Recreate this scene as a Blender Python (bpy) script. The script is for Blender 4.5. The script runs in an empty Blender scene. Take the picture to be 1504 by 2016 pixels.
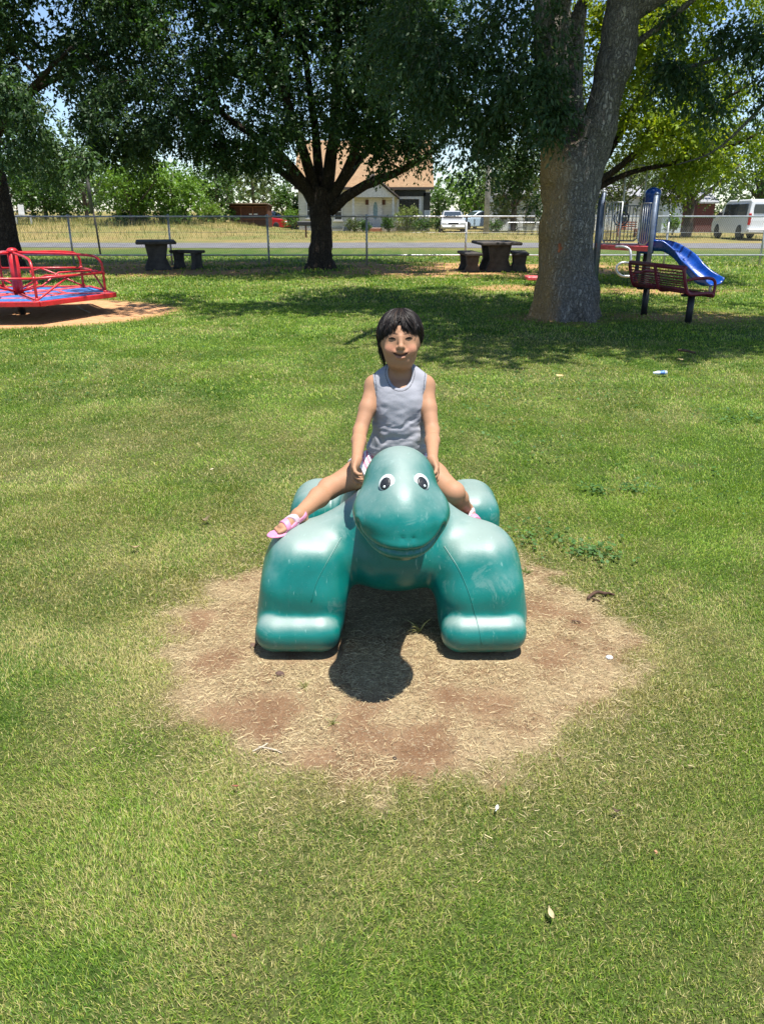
import bpy, bmesh, math, random
import numpy as np
from mathutils import Vector, Matrix, Quaternion
from mathutils.bvhtree import BVHTree
R = math.radians
rng = np.random.default_rng(7)
random.seed(7)
scene = bpy.context.scene
COL = scene.collection

# ------------------------------------------------------------------ camera, sky, sun, exposure
H, F, PITCH = 1.4, 1520.0, R(21.3)
cam_d = bpy.data.cameras.new('camera')
cam_d.sensor_fit = 'VERTICAL'; cam_d.sensor_height = 24.0; cam_d.lens = 24.0 * F / 2016.0
cam_d.clip_start = 0.05; cam_d.clip_end = 3000
cam = bpy.data.objects.new('camera', cam_d); COL.objects.link(cam)
cam.location = (0, 0, H); cam.rotation_euler = (R(90) - PITCH, 0, 0)
scene.camera = cam

SUN = Vector((0.15, -0.18, 1.0)).normalized()
world = bpy.data.worlds.new('World'); scene.world = world; world.use_nodes = True
wn = world.node_tree; wn.nodes.clear()
sky = wn.nodes.new('ShaderNodeTexSky'); sky.sky_type = 'NISHITA'; sky.sun_disc = False
sky.sun_elevation = math.asin(SUN.z); sky.sun_rotation = math.atan2(SUN.x, SUN.y)
sky.air_density = 1.0; sky.dust_density = .4; sky.ozone_density = 2.5; sky.altitude = 1200
bg = wn.nodes.new('ShaderNodeBackground'); bg.inputs['Strength'].default_value = 0.10
wo = wn.nodes.new('ShaderNodeOutputWorld')
tintn = wn.nodes.new('ShaderNodeMix'); tintn.data_type = 'RGBA'; tintn.blend_type = 'MULTIPLY'; tintn.inputs[0].default_value = 1.0; tintn.inputs[7].default_value = (.97, .97, .98, 1)
wn.links.new(sky.outputs[0], tintn.inputs[6]); wn.links.new(tintn.outputs[2], bg.inputs[0]); wn.links.new(bg.outputs[0], wo.inputs[0])
sd = bpy.data.lights.new('sun', 'SUN'); sd.energy = 5.0; sd.angle = R(0.53); sd.color = (1.0, 0.965, 0.90)
so = bpy.data.objects.new('sun', sd); COL.objects.link(so)
so.rotation_euler = SUN.to_track_quat('Z', 'Y').to_euler(); so.location = (0, 0, 30)
scene.view_settings.view_transform = 'Standard'; scene.view_settings.look = 'None'
scene.view_settings.gamma = 1.0; scene.view_settings.exposure = 0.98
scene.cycles.max_bounces = 7; scene.cycles.transparent_max_bounces = 8
scene.cycles.use_denoising = True

# ------------------------------------------------------------------ measuring helpers
cP, sP = math.cos(PITCH), math.sin(PITCH)
def ray(px, py):
    u, v = (px - 752) / F, (1008 - py) / F
    return Vector((u, cP + v * sP, -sP + v * cP))
def W(px, py, Y):
    d = ray(px, py); t = Y / d.y
    return Vector((d.x * t, Y, H + d.z * t))
def G(px, py, z=0.0):
    d = ray(px, py); t = (z - H) / d.z
    return Vector((d.x * t, d.y * t, z))

def proj(P):
    P = np.asarray(P, dtype=float); y, z = P[:, 1], P[:, 2] - H; d = np.maximum(y * cP - z * sP, .05)
    return 752 + F * P[:, 0] / d, 1008 - F * (y * sP + z * cP) / d

# ------------------------------------------------------------------ noise
_perm = rng.random((64, 64, 64)).astype(np.float32)
def vnoise(P):
    P = np.asarray(P, dtype=np.float32)
    i = np.floor(P).astype(np.int32); f = P - i; f = f * f * (3 - 2 * f)
    x0, y0, z0 = (i[..., 0] & 63), (i[..., 1] & 63), (i[..., 2] & 63)
    x1, y1, z1 = (x0 + 1) & 63, (y0 + 1) & 63, (z0 + 1) & 63
    fx, fy, fz = f[..., 0], f[..., 1], f[..., 2]
    def g(a, b, c): return _perm[a, b, c]
    c00 = g(x0, y0, z0) * (1 - fx) + g(x1, y0, z0) * fx
    c10 = g(x0, y1, z0) * (1 - fx) + g(x1, y1, z0) * fx
    c01 = g(x0, y0, z1) * (1 - fx) + g(x1, y0, z1) * fx
    c11 = g(x0, y1, z1) * (1 - fx) + g(x1, y1, z1) * fx
    a = c00 * (1 - fy) + c10 * fy; b = c01 * (1 - fy) + c11 * fy
    return a * (1 - fz) + b * fz
def fbm(P, octv=4):
    P = np.asarray(P, dtype=np.float32); s = 0; a = .5; t = 0
    for k in range(octv):
        s = s + a * vnoise(P * (2 ** k) + 13.7 * k); t += a; a *= .5
    return s / t
def xy3(x, y, s, z=0.0):
    return np.stack([np.asarray(x) * s, np.asarray(y) * s, np.full_like(np.asarray(x, dtype=float), z)], -1)
def sstep(a, b, x):
    t = np.clip((np.asarray(x, dtype=float) - a) / (b - a), 0, 1); return t * t * (3 - 2 * t)

# ------------------------------------------------------------------ materials
MATS = {}
class NT:
    def __init__(s, name):
        s.m = bpy.data.materials.new(name); s.m.use_nodes = True; s.t = s.m.node_tree; s.t.nodes.clear()
        s.out = s.n('ShaderNodeOutputMaterial')
    def n(s, ty, **kw):
        nd = s.t.nodes.new(ty)
        for k, v in kw.items(): setattr(nd, k, v)
        return nd
    def l(s, a, b): s.t.links.new(a, b)
    def val(s, sock, v):
        if hasattr(v, 'is_output') or isinstance(v, bpy.types.NodeSocket): s.l(v, sock)
        else: sock.default_value = v
    def math(s, op, a, b=0.0, c=0.0, clamp=False):
        nd = s.n('ShaderNodeMath', operation=op); nd.use_clamp = clamp
        s.val(nd.inputs[0], a); s.val(nd.inputs[1], b); s.val(nd.inputs[2], c)
        return nd.outputs[0]
    def mix(s, f, a, b, mode='MIX'):
        nd = s.n('ShaderNodeMix', data_type='RGBA', blend_type=mode)
        s.val(nd.inputs[0], f)
        for i, v in ((6, a), (7, b)):
            if isinstance(v, tuple): v = (*v[:3], 1)
            s.val(nd.inputs[i], v)
        return nd.outputs[2]
    def noise(s, vec, scale, detail=4, rough=.55, dist=0.0):
        nd = s.n('ShaderNodeTexNoise'); s.l(vec, nd.inputs['Vector'])
        nd.inputs['Scale'].default_value = scale; nd.inputs['Detail'].default_value = detail
        nd.inputs['Roughness'].default_value = rough; nd.inputs['Distortion'].default_value = dist
        return nd.outputs[0]
    def ramp(s, f, a, b, lo=0.0, hi=1.0):
        nd = s.n('ShaderNodeMapRange'); nd.interpolation_type = 'SMOOTHSTEP'
        s.val(nd.inputs[0], f); s.val(nd.inputs[1], a); s.val(nd.inputs[2], b); s.val(nd.inputs[3], lo); s.val(nd.inputs[4], hi)
        return nd.outputs[0]
    def pos(s, obj=False):
        if obj: return s.n('ShaderNodeTexCoord').outputs['Object']
        return s.n('ShaderNodeNewGeometry').outputs['Position']
    def scaled(s, vec, sc):
        nd = s.n('ShaderNodeVectorMath', operation='MULTIPLY'); s.l(vec, nd.inputs[0]); nd.inputs[1].default_value = sc
        return nd.outputs[0]
    def bump(s, h, strength=.5, dist=.02):
        nd = s.n('ShaderNodeBump'); nd.inputs['Strength'].default_value = strength; nd.inputs['Distance'].default_value = dist
        s.l(h, nd.inputs['Height']); return nd.outputs[0]
    def pbr(s, col, rough=.6, metal=0.0, normal=None, spec=.5, coat=0.0, sss=0.0, alpha=None, trans=0.0):
        p = s.n('ShaderNodeBsdfPrincipled')
        if isinstance(col, tuple): col = (*col[:3], 1)
        s.val(p.inputs['Base Color'], col); s.val(p.inputs['Roughness'], rough); s.val(p.inputs['Metallic'], metal)
        p.inputs['Specular IOR Level'].default_value = spec; p.inputs['Coat Weight'].default_value = coat
        p.inputs['Coat Roughness'].default_value = .15
        if trans: p.inputs['Transmission Weight'].default_value = trans
        if sss:
            p.inputs['Subsurface Weight'].default_value = sss; p.inputs['Subsurface Radius'].default_value = (.012, .005, .003)
            p.inputs['Subsurface Scale'].default_value = 1.0
        if normal is not None: s.l(normal, p.inputs['Normal'])
        s.l(p.outputs[0], s.out.inputs[0]); return p
def paint(name, col, rough=.5, metal=0.0, var=.25, scale=12, bump=.15, spec=.5, coat=0.0, dirt=None):
    if name in MATS: return MATS[name]
    t = NT(name); v = t.pos(True)
    n1 = t.noise(v, scale, 5); n2 = t.noise(v, scale * 6, 3)
    d = tuple(c * (1 - var) for c in col); b = tuple(min(1, c * (1 + var * .6)) for c in col)
    c = t.mix(t.ramp(n1, .3, .7), d, b)
    if dirt: c = t.mix(t.ramp(n2, .52, .72, 0, .6), c, dirt)
    t.pbr(c, t.ramp(n2, .2, .8, max(.05, rough - .1), min(1, rough + .12)), metal, t.bump(n2, bump, .01), spec, coat)
    MATS[name] = t.m; return t.m
def foliage_mat(name, tint, trans=.35, trans_tint=(1.25, 1.3, .5)):
    t = NT(name)
    a = t.n('ShaderNodeAttribute'); a.attribute_name = 'col'
    c = t.mix(1.0, a.outputs['Color'], tint, 'MULTIPLY')
    p = t.n('ShaderNodeBsdfPrincipled'); t.l(c, p.inputs['Base Color']); p.inputs['Roughness'].default_value = .5
    p.inputs['Specular IOR Level'].default_value = .35
    tr = t.n('ShaderNodeBsdfTranslucent'); t.l(t.mix(1.0, c, trans_tint, 'MULTIPLY'), tr.inputs[0])
    mx = t.n('ShaderNodeMixShader'); mx.inputs[0].default_value = trans
    t.l(p.outputs[0], mx.inputs[1]); t.l(tr.outputs[0], mx.inputs[2]); t.l(mx.outputs[0], t.out.inputs[0])
    return t.m
def attr_mat(name, rough=.6, spec=.4, sss=0.0, bumpscale=0, bumpstr=.2, coat=0.0):
    t = NT(name); a = t.n('ShaderNodeAttribute'); a.attribute_name = 'col'
    nrm = None
    if bumpscale:
        nrm = t.bump(t.noise(t.pos(True), bumpscale, 3), bumpstr, .003)
    t.pbr(a.outputs['Color'], rough, 0, nrm, spec, coat, sss); return t.m

# ------------------------------------------------------------------ objects
def empty(name, loc=(0, 0, 0), rz=0.0):
    o = bpy.data.objects.new(name, None); COL.objects.link(o); o.location = loc; o.rotation_euler = (0, 0, rz)
    o.empty_display_size = .1
    return o
def tag(o, label=None, cat=None, group=None, kind=None):
    if label: o['label'] = label
    if cat: o['category'] = cat
    if group: o['group'] = group
    if kind: o['kind'] = kind
    return o
def thing(name, label, cat, loc=(0, 0, 0), rz=0.0, group=None):
    return tag(empty(name, loc, rz), label, cat, group)
def mesh_np(name, V, Fc, mat, parent=None, col=None, smooth=False, origin=None, loc=None):
    """V (n,3); Fc (m,k) array of faces or list of arrays; origin: world point the mesh is expressed relative to."""
    V = np.asarray(V, dtype=np.float32)
    if origin is not None: V = V - np.array(origin, dtype=np.float32)
    arrs = Fc if isinstance(Fc, list) else [Fc]
    me = bpy.data.meshes.new(name)
    loops = np.concatenate([a.reshape(-1) for a in arrs]).astype(np.int32)
    tot = np.concatenate([np.full(len(a), a.shape[1], dtype=np.int32) for a in arrs])
    start = np.concatenate([[0], np.cumsum(tot)[:-1]]).astype(np.int32)
    me.vertices.add(len(V)); me.vertices.foreach_set('co', V.reshape(-1))
    me.loops.add(len(loops)); me.loops.foreach_set('vertex_index', loops)
    me.polygons.add(len(tot)); me.polygons.foreach_set('loop_start', start); me.polygons.foreach_set('loop_total', tot)
    me.polygons.foreach_set('use_smooth', np.full(len(tot), bool(smooth)))
    me.update(calc_edges=True)
    if col is not None:
        at = me.color_attributes.new('col', 'FLOAT_COLOR', 'POINT')
        c4 = np.ones((len(V), 4), dtype=np.float32); c4[:, :3] = col
        at.data.foreach_set('color', c4.reshape(-1))
    if isinstance(mat, (list, tuple)):
        for m in mat: me.materials.append(m)
    elif mat: me.materials.append(mat)
    o = bpy.data.objects.new(name, me); COL.objects.link(o)
    if parent: o.parent = parent
    if loc is not None: o.location = loc
    return o
def copy_tree(o, parent=None):
    c = o.copy(); COL.objects.link(c); c.parent = parent
    for ch in list(o.children): copy_tree(ch, c)
    return c

class MB:
    """mesh collector for small hand-built parts"""
    def __init__(s): s.v = []; s.f = []; s.sm = []
    def add(s, vs, fs, smooth=False):
        b = len(s.v); s.v += [tuple(v) for v in vs]; s.f += [tuple(i + b for i in f) for f in fs]; s.sm += [smooth] * len(fs)
        return s
    def box(s, c, size, rot=None, bev=0.0, taper=1.0):
        hx, hy, hz = [x / 2 for x in size]
        if bev <= 0:
            P = [Vector((sx * hx * (taper if sz > 0 else 1), sy * hy * (taper if sz > 0 else 1), sz * hz)) for sz in (-1, 1) for sy in (-1, 1) for sx in (-1, 1)]
            Q = [(0, 2, 3, 1), (4, 5, 7, 6), (0, 1, 5, 4), (2, 6, 7, 3), (0, 4, 6, 2), (1, 3, 7, 5)]
        else:
            b = min(bev, hx * .9, hy * .9, hz * .9); P = []; Q = []
            rings = [(-hz, b), (-hz + b, 0), (hz - b, 0), (hz, b)]
            for z, ins in rings:
                k = taper if z > 0 else 1
                for cx_, cy_ in ((1, 1), (-1, 1), (-1, -1), (1, -1)):
                    ox, oy = cx_ * (hx - b), cy_ * (hy - b); rr = b - ins if ins else b
                    pts = [(ox + cx_ * rr, oy), (ox, oy + cy_ * rr)]
                    if cx_ * cy_ < 0: pts = pts[::-1]
                    for q in pts: P.append(Vector((q[0] * k, q[1] * k, z)))
            for r_ in range(3):
                for i in range(8):
                    j = (i + 1) % 8; Q.append((r_ * 8 + i, r_ * 8 + j, (r_ + 1) * 8 + j, (r_ + 1) * 8 + i))
            Q.append(tuple(range(7, -1, -1))); Q.append(tuple(range(24, 32)))
        if rot is not None: P = [rot @ p for p in P]
        c = Vector(c); return s.add([p + c for p in P], Q)
    def tube(s, pts, r, n=8, caps=True, closed=False, smooth=True):
        pts = [Vector(p) for p in pts]; m = len(pts)
        rs = r if isinstance(r, (list, tuple)) else [r] * m
        V_ = []; up = None
        for i, p in enumerate(pts):
            a = pts[(i - 1) % m] if (closed or i > 0) else pts[i]
            b = pts[(i + 1) % m] if (closed or i < m - 1) else pts[i]
            d = (b - a).normalized()
            if up is None:
                up = Vector((0, 0, 1)) if abs(d.z) < .9 else Vector((1, 0, 0))
            x = d.cross(up)
            if x.length < 1e-6: x = d.orthogonal()
            x.normalize(); y = x.cross(d).normalized(); up = y
            for k in range(n):
                t = 2 * math.pi * k / n
                V_.append(p + (x * math.cos(t) + y * math.sin(t)) * rs[i])
        Q = []
        for i in range(m if closed else m - 1):
            j = (i + 1) % m
            for k in range(n):
                l = (k + 1) % n; Q.append((i * n + k, i * n + l, j * n + l, j * n + k))
        if caps and not closed:
            Q.append(tuple(range(n - 1, -1, -1))); Q.append(tuple((m - 1) * n + k for k in range(n)))
        return s.add(V_, Q, smooth)
    def lathe(s, c, prof, n=16, sx=1.0, sy=1.0, smooth=True, rot=None):
        V_ = []; Q = []
        for r_, z in prof:
            for k in range(n):
                t = 2 * math.pi * k / n; p = Vector((r_ * math.cos(t) * sx, r_ * math.sin(t) * sy, z))
                V_.append((rot @ p if rot is not None else p) + Vector(c))
        for i in range(len(prof) - 1):
            for k in range(n):
                l = (k + 1) % n; Q.append((i * n + k, i * n + l, (i + 1) * n + l, (i + 1) * n + k))
        Q.append(tuple(range(n - 1, -1, -1))); Q.append(tuple((len(prof) - 1) * n + k for k in range(n)))
        return s.add(V_, Q, smooth)
    def ball(s, c, r, n=12, sc=(1, 1, 1)):
        prof = [(max(1e-4, r * math.sin(math.pi * i / (n // 2 + 2))), -r * math.cos(math.pi * i / (n // 2 + 2)) * sc[2]) for i in range(n // 2 + 3)]
        return s.lathe(c, prof, n, sc[0], sc[1])
    def prism(s, poly, axis, a, b, c=(0, 0, 0), rot=None):
        """poly: 2D outline; axis: 'x','y','z' = extrusion axis from a to b"""
        def mk(p, t):
            v = {'x': (t, p[0], p[1]), 'y': (p[0], t, p[1]), 'z': (p[0], p[1], t)}[axis]
            v = Vector(v); v = rot @ v if rot is not None else v
            return v + Vector(c)
        n = len(poly); V_ = [mk(p, a) for p in poly] + [mk(p, b) for p in poly]
        Q = [tuple(range(n - 1, -1, -1)), tuple(range(n, 2 * n))] + [(i, (i + 1) % n, n + (i + 1) % n, n + i) for i in range(n)]
        return s.add(V_, Q)
    def build(s, name, mat, parent=None, loc=None, bevel=0.0, origin=None, sub=0):
        me = bpy.data.meshes.new(name)
        vs = s.v if origin is None else [tuple(Vector(v) - Vector(origin)) for v in s.v]
        me.from_pydata(vs, [], s.f); me.polygons.foreach_set('use_smooth', s.sm)
        bm = bmesh.new(); bm.from_mesh(me); bmesh.ops.recalc_face_normals(bm, faces=bm.faces); bm.to_mesh(me); bm.free()
        if mat: me.materials.append(mat)
        o = bpy.data.objects.new(name, me); COL.objects.link(o)
        if parent: o.parent = parent
        if loc is not None: o.location = loc
        if bevel:
            md = o.modifiers.new('bevel', 'BEVEL'); md.width = bevel; md.segments = 2; md.limit_method = 'ANGLE'; md.angle_limit = R(40)
        if sub:
            md = o.modifiers.new('sub', 'SUBSURF'); md.levels = sub; md.render_levels = sub
        return o

def bez(pts, n=12):
    """smooth (Catmull-Rom) polyline through pts"""
    P = [Vector(p) for p in pts]; P = [P[0] * 2 - P[1]] + P + [P[-1] * 2 - P[-2]]; out = []
    for i in range(1, len(P) - 2):
        for k in range(n):
            t = k / n; a, b, c, d = P[i - 1:i + 3]
            out.append(.5 * ((2 * b) + (c - a) * t + (2 * a - 5 * b + 4 * c - d) * t * t + (3 * b - a - 3 * c + d) * t ** 3))
    out.append(P[-2]); return out

# ------------------------------------------------------------------ implicit surfaces
class Field:
    def __init__(s, lo, hi, h):
        s.lo = np.array(lo, dtype=np.float32); s.h = h
        s.n = np.ceil((np.array(hi) - np.array(lo)) / h).astype(int) + 1
        s.D = np.full(s.n, .5, dtype=np.float32)
    def sl(s, lo, hi, pad):
        a = np.clip(np.floor((np.array(lo) - pad - s.lo) / s.h).astype(int), 0, s.n)
        b = np.clip(np.ceil((np.array(hi) + pad - s.lo) / s.h).astype(int) + 1, 0, s.n)
        if (b <= a).any(): return None, None
        ax = [s.lo[i] + s.h * np.arange(a[i], b[i], dtype=np.float32) for i in range(3)]
        X, Y, Z = np.meshgrid(*ax, indexing='ij', sparse=True)
        return (slice(a[0], b[0]), slice(a[1], b[1]), slice(a[2], b[2])), (X, Y, Z)
    def comb(s, S, d, k, sub):
        A = s.D[S]
        if sub:
            d = -d
            if k > 0:
                hh = np.clip(.5 - .5 * (A - d) / k, 0, 1); s.D[S] = A * (1 - hh) + d * hh + k * hh * (1 - hh)
            else: s.D[S] = np.maximum(A, d)
        else:
            if k > 0:
                hh = np.clip(.5 + .5 * (A - d) / k, 0, 1); s.D[S] = A * (1 - hh) + d * hh - k * hh * (1 - hh)
            else: s.D[S] = np.minimum(A, d)
    def ell(s, c, r, k=.02, Rm=None, sub=False, ret=False):
        c = np.array(c, dtype=np.float32); r = np.array(r, dtype=np.float32); m = r.max() if Rm is not None else r
        S, g = s.sl(c - m, c + m, k + 4 * s.h)
        if S is None: return s
        X, Y, Z = g[0] - c[0], g[1] - c[1], g[2] - c[2]
        if Rm is not None:
            M = np.array(Rm.transposed()); X, Y, Z = [M[i][0] * X + M[i][1] * Y + M[i][2] * Z for i in range(3)]
        k0 = np.sqrt((X / r[0]) ** 2 + (Y / r[1]) ** 2 + (Z / r[2]) ** 2)
        k1 = np.sqrt((X / r[0] ** 2) ** 2 + (Y / r[1] ** 2) ** 2 + (Z / r[2] ** 2) ** 2) + 1e-6
        s.comb(S, k0 * (k0 - 1) / k1, k, sub); return s
    def cone(s, a, b, r1, r2, k=.02, sub=False):
        a = np.array(a, dtype=np.float32); b = np.array(b, dtype=np.float32); m = max(r1, r2)
        S, g = s.sl(np.minimum(a, b) - m, np.maximum(a, b) + m, k + 4 * s.h)
        if S is None: return s
        ab = b - a; L = float((ab ** 2).sum()) + 1e-9
        X, Y, Z = g[0] - a[0], g[1] - a[1], g[2] - a[2]
        t = np.clip((X * ab[0] + Y * ab[1] + Z * ab[2]) / L, 0, 1)
        d = np.sqrt((X - t * ab[0]) ** 2 + (Y - t * ab[1]) ** 2 + (Z - t * ab[2]) ** 2) - (r1 + (r2 - r1) * t)
        s.comb(S, d, k, sub); return s
    def chain(s, pts, rs, k=.02, kin=.01):
        for i in range(len(pts) - 1): s.cone(pts[i], pts[i + 1], rs[i], rs[i + 1], k if i == 0 else kin)
        return s
    def rbox(s, c, hs, r, k=.02, Rm=None, sub=False):
        c = np.array(c, dtype=np.float32); hs = np.array(hs, dtype=np.float32); m = np.linalg.norm(hs) if Rm is not None else hs
        S, g = s.sl(c - m, c + m, k + 4 * s.h)
        if S is None: return s
        X, Y, Z = g[0] - c[0], g[1] - c[1], g[2] - c[2]
        if Rm is not None:
            M = np.array(Rm.transposed()); X, Y, Z = [M[i][0] * X + M[i][1] * Y + M[i][2] * Z for i in range(3)]
        q = [np.abs(v) - (hs[i] - r) for i, v in enumerate((X, Y, Z))]
        d = np.sqrt(sum(np.maximum(v, 0) ** 2 for v in q)) + np.minimum(np.maximum(np.maximum(q[0], q[1]), q[2]), 0) - r
        s.comb(S, d, k, sub); return s
    def plane(s, p, n, k=0.0):
        """keep the side n points AWAY from"""
        n = Vector(n).normalized(); S, g = s.sl(s.lo, s.lo + s.h * s.n, 0)
        d = (g[0] - p[0]) * n.x + (g[1] - p[1]) * n.y + (g[2] - p[2]) * n.z
        s.comb(S, -d, k, True); return s
    def mesh(s, smooth=1):
        D = s.D; ins = D < 0; n = D.shape
        c = np.zeros((n[0] - 1, n[1] - 1, n[2] - 1), dtype=np.uint8)
        for a in (0, 1):
            for b in (0, 1):
                for e in (0, 1):
                    c += ins[a:n[0] - 1 + a, b:n[1] - 1 + b, e:n[2] - 1 + e]
        act = (c > 0) & (c < 8); I = np.argwhere(act)
        idx = np.full(act.shape, -1, dtype=np.int32); idx[act] = np.arange(len(I))
        acc = np.zeros((len(I), 3), dtype=np.float64); cnt = np.zeros(len(I))
        cor = [(a, b, e) for a in (0, 1) for b in (0, 1) for e in (0, 1)]
        for p in cor:
            for ax in range(3):
                if p[ax] == 1: continue
                q = list(p); q[ax] = 1
                A = D[I[:, 0] + p[0], I[:, 1] + p[1], I[:, 2] + p[2]]; B = D[I[:, 0] + q[0], I[:, 1] + q[1], I[:, 2] + q[2]]
                m = (A < 0) != (B < 0); t = A[m] / (A[m] - B[m])
                pt = np.tile(np.array(p, dtype=float), (m.sum(), 1)); pt[:, ax] = t
                acc[m] += pt; cnt[m] += 1
        V = (I + acc / np.maximum(cnt, 1)[:, None]) * s.h + s.lo
        Q = []
        for ax in range(3):
            o1, o2 = (ax + 1) % 3, (ax + 2) % 3
            A = np.take(ins, range(n[ax] - 1), axis=ax); B = np.take(ins, range(1, n[ax]), axis=ax)
            E = np.argwhere(A != B)
            E = E[(E[:, o1] > 0) & (E[:, o2] > 0) & (E[:, o1] < n[o1] - 1) & (E[:, o2] < n[o2] - 1)]
            flip = A[E[:, 0], E[:, 1], E[:, 2]]
            def g(d1, d2):
                e = E.copy(); e[:, o1] -= d1; e[:, o2] -= d2; return idx[e[:, 0], e[:, 1], e[:, 2]]
            q = np.stack([g(0, 0), g(1, 0), g(1, 1), g(0, 1)], 1)
            q[~flip] = q[~flip][:, ::-1]; Q.append(q)
        Q = np.concatenate(Q); Q = Q[(Q >= 0).all(1)]
        V = lap(V, Q, smooth)
        return V.astype(np.float32), Q
def lap(V, Q, it=1, w=.5):
    V = V.astype(np.float64).copy()
    E = np.concatenate([Q[:, [i, (i + 1) % Q.shape[1]]] for i in range(Q.shape[1])])
    deg = np.bincount(E[:, 0], minlength=len(V)) + np.bincount(E[:, 1], minlength=len(V))
    for _ in range(it):
        A = np.zeros_like(V)
        for k in range(3):
            A[:, k] = np.bincount(E[:, 0], V[E[:, 1], k], minlength=len(V)) + np.bincount(E[:, 1], V[E[:, 0], k], minlength=len(V))
        V = V * (1 - w) + w * A / np.maximum(deg, 1)[:, None]
    return V
def vnormals(V, Q):
    n = np.cross(V[Q[:, 2]] - V[Q[:, 0]], V[Q[:, 3]] - V[Q[:, 1]])
    N = np.zeros(V.shape, dtype=np.float64)
    for i in range(Q.shape[1]):
        for k in range(3): N[:, k] += np.bincount(Q[:, i], n[:, k], minlength=len(V))
    return N / (np.linalg.norm(N, axis=1)[:, None] + 1e-12)

# merged strips: many thin ribbons / prisms in one array
def ribbons(P, wd, col, closed3=False):
    """P (N,S,3) centre lines, wd (N,S) half widths, col (N,3). flat two-vert ribbons facing a random side."""
    N, S, _ = P.shape
    T = np.gradient(P, axis=1); T /= np.linalg.norm(T, axis=2, keepdims=True) + 1e-9
    a = rng.normal(size=(N, 1, 3)); side = np.cross(T, np.broadcast_to(a, T.shape)); side /= np.linalg.norm(side, axis=2, keepdims=True) + 1e-9
    if closed3:
        up = np.cross(side, T); V = []
        for k in range(3):
            an = 2 * math.pi * k / 3; V.append(P + (side * math.cos(an) + up * math.sin(an)) * wd[..., None])
        V = np.stack(V, 2).reshape(-1, 3); base = (np.arange(N) * S * 3)[:, None, None]
        i = (np.arange(S - 1) * 3)[None, :, None]; k = np.arange(3)[None, None, :]; k2 = (k + 1) % 3
        Fq = np.stack([base + i + k, base + i + k2, base + i + 3 + k2, base + i + 3 + k], -1).reshape(-1, 4)
        return V, Fq, np.repeat(col, S * 3, axis=0)
    V = np.stack([P - side * wd[..., None], P + side * wd[..., None]], 2).reshape(-1, 3)
    base = (np.arange(N) * S * 2)[:, None]; i = (np.arange(S - 1) * 2)[None, :]
    Fq = np.stack([base + i, base + i + 1, base + i + 3, base + i + 2], -1).reshape(-1, 4)
    return V, Fq, np.repeat(col, S * 2, axis=0)
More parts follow.
